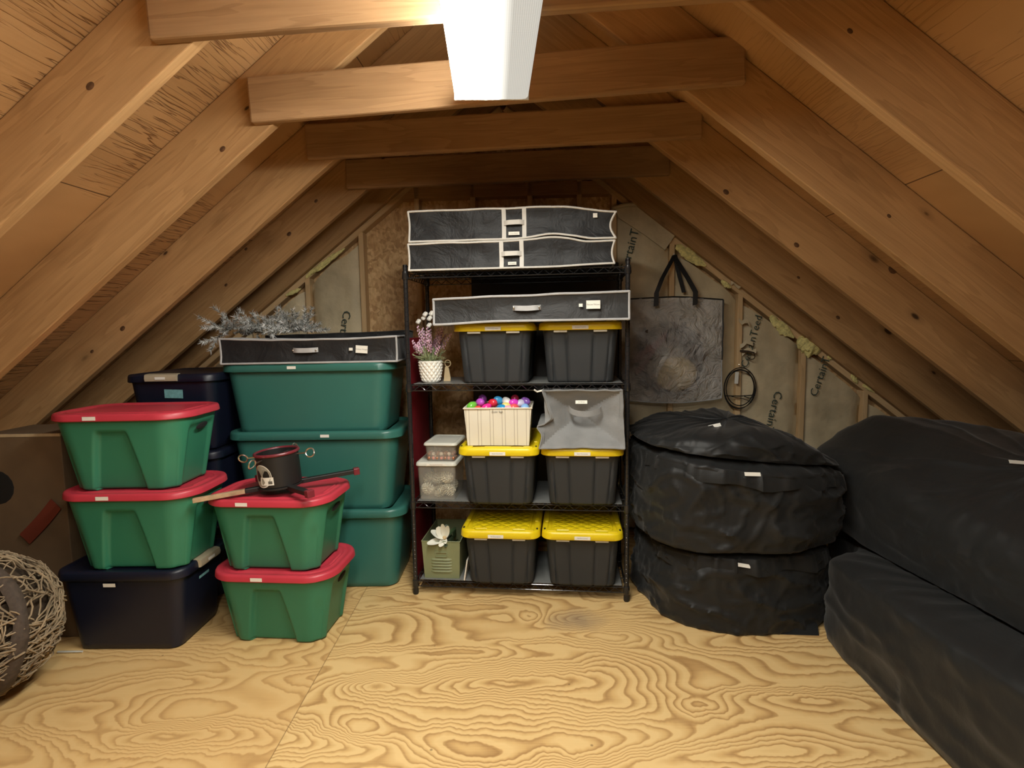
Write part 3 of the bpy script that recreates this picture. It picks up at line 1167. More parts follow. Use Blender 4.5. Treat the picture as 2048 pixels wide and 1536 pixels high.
# left stack (navy below two green), middle stack of two green
H3 = 0.372
navy_tote('dark navy tote on the floor under the taller stack of green totes', (-1.868, 2.70, 0), -0.02, 0.63, 0.44, 0.405, 0.50, 0.36, latch=(('R', 0.0),))
g = [o for o in COL.objects if o.get('label', '').startswith('dark navy tote on the floor')][0]
label(g, (-0.04, -0.211, 0.338), 0.058, 0.017, '', rot=(0.05, 0, 0))
label(g, (0.287, 0.0, 0.315), 0.085, 0.05, None, rot=(0, 0, pi / 2), name='sticker', m=MAT['teal_sticker'])
green_tote('green tote with red lid in the middle of the left stack, on the navy tote', (-1.800, 2.66, 0.405), -0.01, 0.655, 0.44, 0.385, 0.485, 0.315, '', -0.07)
green_tote('green tote with red lid on top of the left stack, level with eye height', (-1.815, 2.66, 0.790), 0.01, 0.655, 0.44, 0.368, 0.485, 0.315, '', -0.085)
green_tote('green tote with red lid on the floor, below the tote with the tree stand', (-1.163, 2.72, 0), -0.085, 0.630, 0.44, 0.365, 0.475, 0.315, '', -0.045)
green_tote('green tote with red lid carrying the christmas tree stand', (-1.170, 2.715, 0.365), -0.085, 0.625, 0.44, 0.367, 0.475, 0.315, '', -0.085)

teal_tote('large teal tote on the floor, bottom of three', (-1.125, 3.36, 0), -0.015, 0.995, 0.55, 0.485, 0.85, 0.44, 0.1)
teal_tote('large teal tote in the middle of three, behind the tree stand', (-1.145, 3.36, 0.472), -0.015, 1.015, 0.55, 0.475, 0.85, 0.44, 0.08)
teal_tote('large teal tote on top of three, under the black gift wrap case', (-1.165, 3.36, 0.934), -0.01, 1.005, 0.55, 0.405, 0.86, 0.44, -0.07)

navy_tote('dark navy tote on top of the rear stack, with beige latch and teal sticker', (-1.885, 3.30, 0.86), 0.02, 0.50, 0.62, 0.435, 0.40, 0.5, latch=(('F', -0.03),))
g = [o for o in COL.objects if o.get('label', '').startswith('dark navy tote on top of the rear')][0]
label(g, (0.015, -0.287, 0.325), 0.10, 0.048, None, name='sticker', m=MAT['teal_sticker'], rot=(0.06, 0.04, 0))
navy_tote('dark navy tote in the middle of the rear stack, behind the green totes', (-1.885, 3.30, 0.43), 0.0, 0.50, 0.62, 0.43, 0.40, 0.5)
navy_tote('dark navy tote at the foot of the rear stack, behind the green totes', (-1.885, 3.30, 0.0), 0.0, 0.50, 0.62, 0.43, 0.40, 0.5)


# ------------------------------------------------------------------ wire shelf
SH0, SHR = Vector((-0.573, 3.045, 0)), -0.105
SHM = Matrix.Translation(SH0) @ Matrix.Rotation(SHR, 4, 'Z')


def S(x, y, z):
    return SHM @ Vector((x, y, z))


SW, SD = 1.195, 0.46
TIERS = [1.83, 1.212, 0.545, 0.082]
shelf = thing('wire_shelf', 'tall black four tier wire shelf against the end wall', 'shelf', SH0, SHR)
for (x, y) in ((0, 0), (SW, 0), (0, SD), (SW, SD)):
    pr = [(0.012, 0.075)]
    z = 0.09
    while z < 1.845:
        pr += [(0.0125, z), (0.0125, z + 0.021), (0.0112, z + 0.0225), (0.0112, z + 0.0245)]
        z += 0.0254
    pr += [(0.0125, z), (0.0125, 1.854), (0.008, 1.860)]
    b = MB()
    b.lathe(pr, 14)
    o = b.build('post', MAT['blackmetal'], shelf, smooth=30)
    o.location = (x, y, 0)
    b = MB()
    b.lathe([(0.014, 0.0), (0.0165, 0.008), (0.0165, 0.02), (0.0145, 0.05), (0.0150, 0.075), (0.013, 0.09)], 14)
    b.build('foot', MAT['blackpaint'], o, smooth=30)
for ti, zt in enumerate(TIERS):
    b = MB()
    r = 0.003
    for z in (zt - 0.004, zt - 0.034):
        b.tube([(0.012, 0, z), (SW - 0.012, 0, z)], r, 6)
        b.tube([(0.012, SD, z), (SW - 0.012, SD, z)], r, 6)
        b.tube([(0, 0.012, z), (0, SD - 0.012, z)], r, 6)
        b.tube([(SW, 0.012, z), (SW, SD - 0.012, z)], r, 6)
    for y in (0.0, SD):
        pts = []
        nz = 36
        for i in range(nz + 1):
            x = 0.03 + (SW - 0.06) * i / nz
            pts.append((x, y, zt - 0.006 if i % 2 else zt - 0.032))
        b.tube(pts, 0.0026, 5)
    for x in (0.0, SW):
        pts = [(x, 0.03 + (SD - 0.06) * i / 16, zt - 0.006 if i % 2 else zt - 0.032) for i in range(17)]
        b.tube(pts, 0.0019, 5)
    for x in (0, SW):
        for y in (0, SD):
            b.lathe([(0.0155, zt - 0.042), (0.019, zt - 0.035), (0.0165, zt + 0.002), (0.0135, zt + 0.004)], 12, (x, y, 0))
    tier = b.build('tier', MAT['blackmetal'], shelf, smooth=40)
    b = MB()
    nd = 46
    for i in range(nd):
        x = 0.022 + (SW - 0.044) * i / (nd - 1)
        b.tube([(x, 0.0, zt + 0.0005), (x, SD, zt + 0.0005)], 0.0017, 5)
    for y in (0.115, 0.23, 0.345):
        b.tube([(0.0, y, zt - 0.004), (SW, y, zt - 0.004)], 0.003, 5)
    b.build('wire_deck', MAT['blackmetal'], tier, smooth=40)
    if ti > 0:
        b = MB()
        b.box((SW / 2, SD / 2, zt + 0.0034), (SW - 0.05, SD - 0.012, 0.0016))
        b.build('shelf_liner', MAT['liner'], tier, smooth=None)


# ------------------------------------------------------------------ black bins with yellow lids
def ribs(side, s, t):
    d = 0.0
    if t > 0.93:
        return 0.0
    k = 1 - sstep(0.86, 0.93, t)
    for c, w in ((-0.80, 0.03), (-0.36, 0.035), (0.36, 0.035), (0.80, 0.03)):
        cc = c * (0.96 + 0.06 * t)
        d += 0.009 * (1 - sstep(w * 0.3, w * 1.5, abs(s - cc)))
    if abs(s) < 0.36:
        d -= 0.002
    return d * k


def make_bin():
    t = thing('storage_tote', 'x', 'storage bin')
    lw, ld, H, lh = 0.444, 0.635, 0.328, 0.044
    bin_body(0.178, 0.255, 0.200, 0.288, 0.045, 0.05, H - lh + 0.004, ribs, 260, 22).build('body', MAT['blacktote'], t, smooth=55)
    steps = [(0.020, lh), (0.032, lh), (0.036, lh - 0.009), (0.052, lh - 0.010), (0.056, lh - 0.004), (0.064, lh - 0.004)]
    lid = lid_mesh(lw / 2, ld / 2, 0.062, H - lh, lh, 0.0, steps=steps).build('lid', MAT['yellow'], t, smooth=50)
    b = MB()
    b.box((0, 0, H - 0.0035), (lw - 0.132, ld - 0.132, 0.003))
    bevel(b.build('diamond_panel', MAT['diamond'], lid, smooth=None), 0.001)
    b = MB()
    for sy in (-1, 1):
        b.box((0, sy * (ld / 2 - 0.026), H + 0.0005), (0.145, 0.020, 0.007))
        for sx in (-1, 1):
            b.box((sx * 0.163, sy * (ld / 2 - 0.030), H + 0.0005), (0.050, 0.026, 0.007))
    for sx in (-1, 1):
        b.box((sx * (lw / 2 - 0.026), 0, H + 0.0005), (0.020, 0.30, 0.007))
    bevel(b.build('raised_rib', MAT['yellow'], lid, smooth=None), 0.002)
    for sx in (-1, 1):
        for sy in (-1, 1):
            b = MB()
            b.box((0, 0, 0), (0.009, 0.020, 0.003))
            o = b.build('lock_slot', MAT['dark'], lid, smooth=None)
            o.location = (sx * (lw / 2 - 0.018), sy * (ld / 2 - 0.055), H + 0.0002)
    for sx in (-1, 1):
        b = MB()
        b.box((sx * 0.105, -ld / 2 + 0.016, H - lh - 0.006), (0.072, 0.012, 0.012))
        bevel(b.build('clip', MAT['greypanel'], lid, smooth=None), 0.003)
    return t


def add_bin(lx, front, z, text, lab, lo=0.0, rz=0.0, first=[None]):
    if first[0] is None:
        t = first[0] = make_bin()
    else:
        t = first[0].copy()
        COL.objects.link(t)
        for ch in list(first[0].children):
            if ch.name.split('.')[0] in ('body', 'lid'):
                dup(ch, t)
    t.location = S(lx, front + 0.3175, z)
    t.rotation_euler = (0, 0, SHR + rz)
    tag(t, lab, 'storage bin', 'black bins with yellow lids')
    label(t, (lo, -0.3183, 0.328 - 0.030), 0.085, 0.019, text)
    return t


proto = make_bin  # built once inside add_bin
BZ = 0.0047
specs = [(0.502, -0.088, TIERS[3] + BZ, 'Fall Decorations', 'black bin with yellow lid on the bottom tier, next to the sage metal bin', -0.02, 0.0),
         (0.952, -0.084, TIERS[3] + BZ, 'Fall Decorations', 'black bin with yellow lid on the bottom tier, by the front right post', 0.0, 0.0),
         (0.502, -0.100, TIERS[2] + BZ, 'Easter Decorations', 'black bin with yellow lid under the striped bin of eggs', 0.0, 0.0),
         (0.953, -0.090, TIERS[2] + BZ, 'Easter Decorations', 'black bin with yellow lid under the grey fabric cube', 0.0, 0.0),
         (0.485, -0.062, TIERS[1] + BZ, 'Christmas Decorations', 'black bin with yellow lid on the upper tier, beside the lavender pot', 0.0, 0.0),
         (0.946, -0.045, TIERS[1] + BZ, 'Christmas Treasures', 'black bin with yellow lid on the upper tier, by the clear hanging bag', 0.0, 0.0)]
for lx, fr, z, tx, lab, lo, rz in specs:
    add_bin(lx, fr, z, tx, lab, lo, rz)


# ------------------------------------------------------------------ soft fabric cases
def soft_box(Ln, D, H, nx, ny, nz, fn):
    idx = {}
    vs = []
    fs = []

    def vid(i, j, k):
        if (i, j, k) not in idx:
            idx[(i, j, k)] = len(vs)
            vs.append(fn(Vector((Ln * (i / nx - 0.5), D * (j / ny - 0.5), H * k / nz))))
        return idx[(i, j, k)]
    for i in range(nx):
        for k in range(nz):
            for j in (0, ny):
                fs.append((vid(i, j, k), vid(i + 1, j, k), vid(i + 1, j, k + 1), vid(i, j, k + 1)))
    for i in range(nx):
        for j in range(ny):
            for k in (0, nz):
                fs.append((vid(i, j, k), vid(i + 1, j, k), vid(i + 1, j + 1, k), vid(i, j + 1, k)))
    for j in range(ny):
        for k in range(nz):
            for i in (0, nx):
                fs.append((vid(i, j, k), vid(i, j + 1, k), vid(i, j + 1, k + 1), vid(i, j, k + 1)))
    b = MB()
    b.add(vs, fs)
    return b


def edge_pts(Ln, D, H, fn, a, c, n=40, off=0.0):
    """points along a box edge given by two corner codes in [-.5,.5]x[-.5,.5]x[0,1]"""
    a, c = Vector(a), Vector(c)
    out = []
    for i in range(n + 1):
        p = a.lerp(c, i / n)
        out.append(fn(Vector((p.x * Ln, p.y * D, p.z * H))) + Vector((0, off, 0)))
    return out


def case(lab, loc, rz, Ln, D, H, fn, cloth, trim, tr=0.0045, straps=None, handle=None, name='storage_case', group=None):
    t = thing(name, lab, 'storage bag', loc, rz, group)
    soft_box(Ln, D, H, 60, 14, 8, fn).build('body', cloth, t, smooth=60)
    b = MB()
    h = 0.5
    for e in (((-h, -h, 0), (h, -h, 0)), ((-h, -h, 1), (h, -h, 1)), ((-h, h, 1), (h, h, 1)), ((-h, -h, 0), (-h, -h, 1)), ((h, -h, 0), (h, -h, 1)), ((-h, -h, 1), (-h, h, 1)), ((h, -h, 1), (h, h, 1)), ((-h, -h, 0), (-h, h, 0)), ((h, -h, 0), (h, h, 0))):
        b.tube(edge_pts(Ln, D, H, fn, e[0], e[1], 60), tr, 6)
    b.build('piping', trim, t)
    for sx in straps or ():
        b = MB()
        pts = edge_pts(Ln, D, H, fn, (sx / Ln, -h, 0.0), (sx / Ln, -h, 1.0), 10, -0.004)
        b.ribbon(pts, (0.022, 0, 0), 0.002)
        b.build('strap', trim, t)
    if handle:
        x0, x1, zf, w, drop = handle
        p0 = fn(Vector((x0, -D / 2, H * zf)))
        p1 = fn(Vector((x1, -D / 2, H * zf)))
        pts = []
        for i in range(13):
            s = i / 12
            p = p0.lerp(p1, s)
            out = 0.005 + 0.022 * min(1, 5 * min(s, 1 - s))
            pts.append(p + Vector((0, -out, drop * sin(pi * s))))
        b = MB()
        b.ribbon(pts, (0, 0, w), 0.0025)
        b.build('handle', trim, t)
    return t


def wrap(Ln, D, H, bow=0.004, sag=None, top=None, wr=0.006, seed=0, pull=0.0):
    def fn(p):
        sx = p.x / (Ln / 2)
        sy = p.y / (D / 2)
        sz = p.z / H
        q = Vector(p)
        q.z += (top(sx) if top else 0) * sz + (sag(sx) if sag else 0) * (1 - sz)
        q.y += -bow * (1 - sx * sx) * (1 if sy < 0 else 0) + wr * noise.noise(Vector((p.x * 9, p.z * 14, seed))) * (1 if abs(sy) > 0.9 else 0)
        if 0.05 < sz < 0.95:
            q.y += (0.010 * sin(pi * sz)) * (1 if sy < 0 else -1) * abs(sy)
        q.z += wr * 0.8 * noise.noise(Vector((p.x * 6, p.y * 8, seed + 3))) * sz
        if pull:
            q.x += pull * sx * sin(pi * sz) * abs(sx) ** 6 * (1 if sx > 0 else 0.12)
        return q
    return fn


# two black cases with white trim on top of the shelf
topA = lambda s: -0.035 * sstep(0.45, 1.0, s) + 0.006
fnL = wrap(1.09, 0.40, 0.135, 0.0, lambda s: 0.010 * sstep(0.3, 1, s), lambda s: 0.014 * math.exp(-((s - 0.42) / 0.2) ** 2) - 0.012 * sstep(0.55, 0.75, s), 0.006, 11, -0.012)
tz = TIERS[0] + 0.003
c1 = case('lower of two black cases with white trim on top of the shelf', S(0.575, 0.17, tz), SHR + 0.02, 1.09, 0.40, 0.138, fnL, MAT['bagcloth'], MAT['whitetrim'], 0.0055, (-0.045, 0.062), (-0.045, 0.062, 0.52, 0.024, 0.0), group='black cases with white trim')
label(c1, (0.012, -0.207, 0.022), 0.044, 0.016, 'Wreaths')
fnU = wrap(1.09, 0.40, 0.150, 0.0, lambda s: 0.020 * math.exp(-((s - 0.40) / 0.2) ** 2) - 0.010 * sstep(0.6, 0.8, s), lambda s: topA(s), 0.007, 23, -0.026)
c2 = case('upper of two black cases with white trim, nearest the rafters', S(0.580, 0.17, tz + 0.150), SHR + 0.025, 1.09, 0.40, 0.152, fnU, MAT['bagcloth'], MAT['whitetrim'], 0.0055, (-0.035, 0.072), (-0.035, 0.072, 0.52, 0.024, 0.0), group='black cases with white trim')
label(c2, (0.018, -0.210, 0.026), 0.058, 0.017, 'Throw Pillows')
label(c2, (0.44, -0.208, 0.105), 0.022, 0.022, None, name='care_tag')

# charcoal case with grey trim lying on the upper yellow lids
fnG = wrap(1.012, 0.40, 0.135, 0.006, lambda s: -0.012 * sstep(0.3, 1, -s), lambda s: 0.010 * s, 0.006, 31)
c3 = case('charcoal case with grey trim lying on the two upper yellow lids', S(0.686, 0.095, TIERS[1] + BZ + 0.335), SHR - 0.005, 1.012, 0.42, 0.130, fnG, MAT['bagcloth2'], MAT['greytrim'], 0.0062, None, (-0.085, 0.058, 0.52, 0.026, -0.004), name='gift_wrap_case', group='cases with grey trim')
label(c3, (0.325, -0.226, 0.075), 0.070, 0.042, 'Throw Pillows', size=0.0115)
label(c3, (0.262, -0.226, 0.073), 0.019, 0.016, None, name='small_tag')
for sx in (-0.08, 0.052):
    b = MB()
    b.ell((sx, -0.232, 0.068), (0.006, 0.004, 0.006), 10, 6)
    b.build('rivet', MAT['chrome'], c3)

# black case with grey trim on the teal totes, and another black case behind it
fnB = wrap(0.985, 0.25, 0.134, 0.005, None, lambda s: 0.012 * abs(s) ** 2 - 0.006, 0.007, 47)
c4 = case('black case with grey trim on the teal totes, in front of the garland', (-1.140, 3.215, 1.3415), 0.01, 0.985, 0.25, 0.134, fnB, MAT['bagcloth'], MAT['greytrim'], 0.0058, None, (-0.085, 0.055, 0.55, 0.026, -0.002), name='gift_wrap_case', group='cases with grey trim')
label(c4, (0.302, -0.141, 0.070), 0.066, 0.042, 'Christmas Wrapping', rot=(0, 0.08, 0), size=0.0095)
label(c4, (0.242, -0.141, 0.072), 0.020, 0.015, None, name='small_tag')
for sx in (-0.08, 0.048):
    b = MB()
    b.ell((sx, -0.143, 0.070), (0.005, 0.004, 0.005), 10, 6)
    b.build('rivet', MAT['chrome'], c4)
fnB2 = wrap(0.87, 0.21, 0.160, 0.0, None, lambda s: 0.008 * s, 0.008, 53)
case('plain black case behind the gift wrap case on the teal totes', (-1.075, 3.505, 1.3415), 0.01, 0.87, 0.21, 0.160, fnB2, MAT['bagcloth'], MAT['bagcloth2'], 0.004, name='gift_wrap_case', group='cases with grey trim')


# ------------------------------------------------------------------ grey fabric cube
def cube_fn(p):
    Ln, D, H = 0.445, 0.40, 0.298
    sx, sy, sz = p.x / (Ln / 2), p.y / (D / 2), p.z / H * 2 - 1
    q = Vector(p)
    # the unfilled box buckles: front panel creased into four triangles
    if sy < -0.9:
        k = max(abs(sx), abs(sz - 0.05))
        q.y += 0.150 * (1 - min(1, k)) - 0.02 * abs(sx * sz)
    if sx < -0.9:
        q.x += 0.055 * (1 - abs(sz)) * (1 if sz > -0.2 else 0.4) - 0.035 * math.exp(-((sz + 0.25) / 0.2) ** 2)
    q.x += -0.012 * (sz + 1) * 0.5 * (sx > 0.9) + 0.018 * (sz + 1) * 0.5 * (sx < -0.9)
    q.y += 0.05 * (sz + 1) / 2 * (1 if sy < 0 else 0.2)
    q += 0.004 * Vector((noise.noise(p * 18), noise.noise(p * 18 + Vector((5, 0, 0))), noise.noise(p * 18 + Vector((0, 9, 0)))))
    return q


t = thing('fabric_cube', 'collapsed grey fabric cube with a loop handle on a yellow lid', 'storage bin', S(0.950, 0.105, TIERS[2] + BZ + 0.3325), SHR)
soft_box(0.445, 0.40, 0.298, 34, 20, 30, cube_fn).build('body', MAT['greycloth'], t, smooth=22)
b = MB()
for e in (((-.5, -.5, 0), (.5, -.5, 0)), ((-.5, -.5, 1), (.5, -.5, 1)), ((-.5, -.5, 0), (-.5, -.5, 1)), ((.5, -.5, 0), (.5, -.5, 1)), ((-.5, -.5, 1), (-.5, .5, 1)), ((.5, -.5, 1), (.5, .5, 1)), ((-.5, -.5, 0), (-.5, .5, 0))):
    b.tube(edge_pts(0.445, 0.40, 0.298, cube_fn, e[0], e[1], 34), 0.0042, 6)
b.build('piping', MAT['greycloth'], t)
b = MB()
pts = [Vector((0.02 + 0.085 * sin(a), -0.125 - 0.028 * cos(a), 0.200 - 0.028 * cos(a))) for a in [(-pi / 2 + pi * i / 14) for i in range(15)]]
b.ribbon(pts, (0, 0.004, 0.030), 0.003)
b.build('handle', MAT['greycloth'], t)
label(t, (0.0, -0.150, 0.236), 0.062, 0.018, 'Fall Pillows', rot=(-0.28, 0.0, 0))
b = MB()
b.tube([(-0.205, -0.135, 0.298), (-0.235, -0.14, 0.291), (-0.25, -0.15, 0.303)], 0.005, 6)
b.build('zip_pull', MAT['label'], t)

# ------------------------------------------------------------------ striped bin of eggs
t = thing('striped_bin', 'cream fabric bin with brown stripes, filled with plastic eggs', 'storage bin', S(0.497, 0.075, TIERS[2] + BZ + 0.3325), SHR + 0.03)
EW, ED, EH = 0.365, 0.27, 0.205


def open_box(wB, dB, wT, dT, H, th, fn=None):
    b = MB()

    def ring(w, d, z, n=10):
        pts = []
        for (x0, y0, x1, y1) in ((-1, -1, 1, -1), (1, -1, 1, 1), (1, 1, -1, 1), (-1, 1, -1, -1)):
            for i in range(n):
                s = i / n
                pts.append(Vector(((x0 + (x1 - x0) * s) * w / 2, (y0 + (y1 - y0) * s) * d / 2, z)))
        return [fn(p) for p in pts] if fn else pts
    rings = []
    K = 8
    for i in range(K + 1):
        s = i / K
        rings.append(ring(wB + (wT - wB) * s, dB + (dT - dB) * s, H * s))
    for i in range(K, -1, -1):
        s = max(i / K, th / H)
        rings.append(ring(wB + (wT - wB) * s - 2 * th, dB + (dT - dB) * s - 2 * th, H * s))
    b.loft(rings)
    return b


open_box(EW - 0.03, ED - 0.02, EW, ED, EH, 0.005, lambda p: p + Vector((0, 0.004 * noise.noise(p * 11), 0.003 * noise.noise(p * 7)))).build('body', MAT['stripe'], t, smooth=40)
b = MB()
rp = [Vector((x * (EW / 2 + 0.001), y * (ED / 2 + 0.001), EH)) for x, y in ((-1, -1), (1, -1), (1, 1), (-1, 1))]
for i in range(4):
    b.tube([rp[i], rp[(i + 1) % 4]], 0.0048, 6)
b.build('rim_binding', MAT['creamcloth'], t)
lettering('Easter Eggs', 0.0135, MAT['ink'], t, Matrix.Translation((0.0, -ED / 2 - 0.004, EH - 0.018)) @ Matrix.Rotation(pi / 2, 4, 'X'))
eggbin = t
EGM = SHM @ Matrix.Translation((0.497, 0.075, TIERS[2] + BZ + 0.3325)) @ Matrix.Rotation(0.03, 4, 'Z')


def egg_mb(r=0.024, k=1.32):
    b = MB()
    pr = []
    for i in range(15):
        th = pi * (0.03 + 0.94 * i / 14)
        z = -cos(th)
        pr.append((r * sin(th) * (1 - 0.14 * z), r * k * z))
    b.lathe(pr, 18)
    return b


EGC = {'lime green': (0.16, 0.55, 0.06), 'orchid purple': (0.55, 0.10, 0.62), 'hot pink': (0.85, 0.03, 0.30), 'red orange': (0.85, 0.09, 0.06), 'red': (0.72, 0.035, 0.06), 'sky blue': (0.06, 0.36, 0.72), 'azure blue': (0.02, 0.30, 0.66), 'white': (0.78, 0.78, 0.76), 'pale yellow': (0.75, 0.68, 0.20), 'magenta': (0.72, 0.06, 0.55), 'coral red': (0.85, 0.12, 0.12), 'lilac white': (0.62, 0.60, 0.76), 'violet': (0.26, 0.11, 0.48), 'powder blue': (0.26, 0.50, 0.86), 'dark red': (0.32, 0.02, 0.05), 'deep purple': (0.20, 0.05, 0.28), 'pale pink': (0.85, 0.45, 0.55)}
EGM_ = {}
egg_me = None
eggs = [('lime green', 944, 812, 0.03, 'in the front left corner'), ('orchid purple', 961, 805, 0.06, 'behind the hot pink one'), ('hot pink', 973, 816, 0.035, 'at the front between red orange and blue'), ('red orange', 956, 820, 0.02, 'low at the front left'),
        ('red', 985, 806, 0.075, 'behind the hot pink one'), ('sky blue', 997, 801, 0.10, 'standing at the back middle'), ('azure blue', 1003, 817, 0.03, 'at the front middle'), ('white', 1013, 803, 0.085, 'at the back, beside the sky blue one'),
        ('pale yellow', 1013, 813, 0.06, 'between azure blue and coral'), ('magenta', 1028, 806, 0.07, 'behind the coral one'), ('coral red', 1029, 816, 0.03, 'at the front right'), ('lilac white', 1041, 807, 0.085, 'right of the magenta one'),
        ('violet', 1051, 803, 0.10, 'in the right corner'), ('powder blue', 1050, 816, 0.05, 'low at the right corner'), ('dark red', 1030, 797, 0.15, 'far back on the right'), ('deep purple', 965, 797, 0.16, 'far back on the left'), ('pale pink', 1016, 819, 0.02, 'squeezed between azure and coral')]
random.seed(3)
egI = EGM.inverted()
for nm, u, v, dep, wh in eggs:
    if nm not in EGM_:
        EGM_[nm] = plain('egg_' + nm.replace(' ', '_'), EGC[nm], 0.25, 0.03, 5)
    o = egg_mb().build('plastic_egg', EGM_[nm], smooth=60)
    # on the ray of the egg, dep metres behind the front wall of the bin
    o3 = egI @ Vector((0, 0, EYE))
    d3 = egI.to_3x3() @ ray(u, v)
    tt_ = (-ED / 2 + 0.035 + dep - o3.y) / d3.y
    pl = o3 + d3 * tt_
    pl.x = max(-EW / 2 + 0.036, min(EW / 2 - 0.036, pl.x))
    o.location = EGM @ pl
    o.rotation_euler = (random.uniform(0.9, 1.8), random.uniform(-0.5, 0.5), random.uniform(0, 6))
    tag(o, '%s plastic egg %s of the striped bin' % (nm, wh), 'plastic egg', 'plastic eggs in the striped bin')
# the heap beneath
b = MB()
hp = ['red orange']
for i in range(7):
    for j in range(5):
        for k in range(4):
            z = 0.035 + 0.045 * k
            if z > 0.155 - 0.0 * j:
                continue
            b.ell(((i - 3) * 0.046 + random.uniform(-.004, .004), (j - 2) * 0.045, z), (0.023, 0.023, 0.023), 10, 7)
o = b.build('egg_heap', EGM_['pale pink'], smooth=60)
o.matrix_world = EGM
tag(o, 'mass of plastic eggs filling the striped bin below the top layer', 'plastic eggs', kind='stuff')


# ------------------------------------------------------------------ clear boxes
def clear_box(lab, loc, rz, w, d, H, lh, text, lip=0.008, tape=0.94):
    t = thing('clear_box', lab, 'storage box', loc, rz, 'clear boxes with pale lids')
    b = MB()
    rings = []
    a0, b0 = w / 2 * tape, d / 2 * tape
    for s in (0, 0.02, 0.3, 0.6, 1.0):
        rings.append([p + Vector((0, 0, (H - lh) * s)) for p in rrect(a0 + (w / 2 - a0) * s - lip, b0 + (d / 2 - b0) * s - lip, 0.018, 60)])
    for s in (1.0, 0.6, 0.3, 0.02):
        rings.append([p + Vector((0, 0, (H - lh) * s + 0.0015)) for p in rrect(a0 + (w / 2 - a0) * s - lip - 0.002, b0 + (d / 2 - b0) * s - lip - 0.002, 0.017, 60)])
    b.loft(rings)
    b.build('body', MAT['clearbox'], t, smooth=50)
    steps = [(0.013, lh), (0.017, lh - 0.004), (0.03, lh - 0.004)]
    lid_mesh(w / 2, d / 2, 0.022, H - lh, lh, 0.002, 90, steps).build('lid', MAT['lidgrey'], t, smooth=45)
    if text:
        label(t, (0.004, -d / 2 - 0.0008, H - lh * 0.55), w * 0.46, 0.012, text)
    return t


cz = TIERS[2] + 0.0045
LB = (0.135, 0.155, cz)
big = clear_box('larger clear box of frosted pine cones on the shelf', S(*LB), SHR, 0.235, 0.30, 0.222, 0.024, 'Pinecones & Ornaments')
SB = (0.158, 0.165, cz + 0.222)
small = clear_box('small clear box of tiny ornaments on top of the pine cone box', S(*SB), SHR - 0.02, 0.195, 0.27, 0.105, 0.018, '', tape=0.92)


def pine_cone(r=0.032, ln=0.075):
    b = MB()
    b.ell((0, 0, 0), (r * 0.5, r * 0.5, ln * 0.48), 10, 8)
    n = 74
    for i in range(n):
        s = (i + 0.5) / n
        z = ln * (s - 0.5)
        rad = r * (0.35 + 0.75 * sin(pi * (0.12 + 0.80 * s)) ** 0.9)
        a = i * 2.39996
        o = Vector((cos(a), sin(a), 0))
        tdir = Vector((-sin(a), cos(a), 0))
        base = o * (rad * 0.35) + Vector((0, 0, z))
        tip = o * rad + Vector((0, 0, z + 0.006))
        w = 0.0075
        b.add([base - tdir * w * 0.5, base + tdir * w * 0.5, tip + tdir * w - o * 0.004, tip + tdir * w * 0.3, tip - tdir * w * 0.3, tip - tdir * w - o * 0.004, tip - Vector((0, 0, 0.005)) - o * 0.003],
              [(0, 1, 2, 3, 4, 5), (1, 0, 6), (2, 1, 6), (3, 2, 6), (4, 3, 6), (5, 4, 6), (0, 5, 6)])
    return b


BM = SHM @ Matrix.Translation(LB)
cone_first = None
random.seed(12)
wcone = ['front left corner', 'front middle low', 'front right corner', 'upper right', 'middle behind', 'left behind', 'right behind', 'back middle']
cpos = [(-0.060, -0.088, 0.052), (0.005, -0.092, 0.040), (0.062, -0.090, 0.048), (0.050, -0.080, 0.118), (-0.008, -0.06, 0.105), (-0.065, -0.02, 0.10), (0.060, -0.01, 0.05), (0.0, 0.03, 0.05)]
cone_me = None
for (x, y, z), w in zip(cpos, wcone):
    if cone_me is None:
        o = pine_cone().build('pine_cone', MAT['cone'], smooth=None)
        cone_me = o.data
    else:
        o = bpy.data.objects.new('pine_cone', cone_me)
        COL.objects.link(o)
    o.location = BM @ Vector((x, y, z))
    o.rotation_euler = (random.uniform(0.6, 2.2), random.uniform(-0.6, 0.6), random.uniform(0, 6))
    tag(o, 'frosted pine cone at the %s of the larger clear box' % w, 'pine cone', 'pine cones in the clear box')

SM = SHM @ Matrix.Translation(SB)
baub_mats = [('copper', plain('copper_bauble', (0.50, 0.22, 0.12), 0.25, 0.1, metal=0.6)), ('pearl', plain('pearl_bauble', (0.68, 0.58, 0.48), 0.3, 0.05)), ('rose', plain('rose_bauble', (0.60, 0.26, 0.20), 0.3, 0.1)), ('brown', plain('brown_bauble', (0.26, 0.13, 0.075), 0.4, 0.2))]
meshes = {}
random.seed(21)
k = 0
for row in range(3):
    for i in range(7):
        for lay in range(2):
            c, m = baub_mats[(k * 7 + row) % 4]
            k += 1
            if c not in meshes:
                b = MB()
                b.ell((0, 0, 0), (0.0115, 0.0115, 0.0115), 12, 8)
                o = b.build('bauble', m, smooth=60)
                meshes[c] = o.data
            else:
                o = bpy.data.objects.new('bauble', meshes[c])
                COL.objects.link(o)
            o.location = SM @ Vector((-0.069 + i * 0.023 + random.uniform(-.002, .002), -0.108 + row * 0.026, 0.0145 + lay * 0.0225))
            tag(o, 'tiny %s bauble in the small clear box of ornaments' % c, 'bauble', '%s baubles in the small clear box' % c)

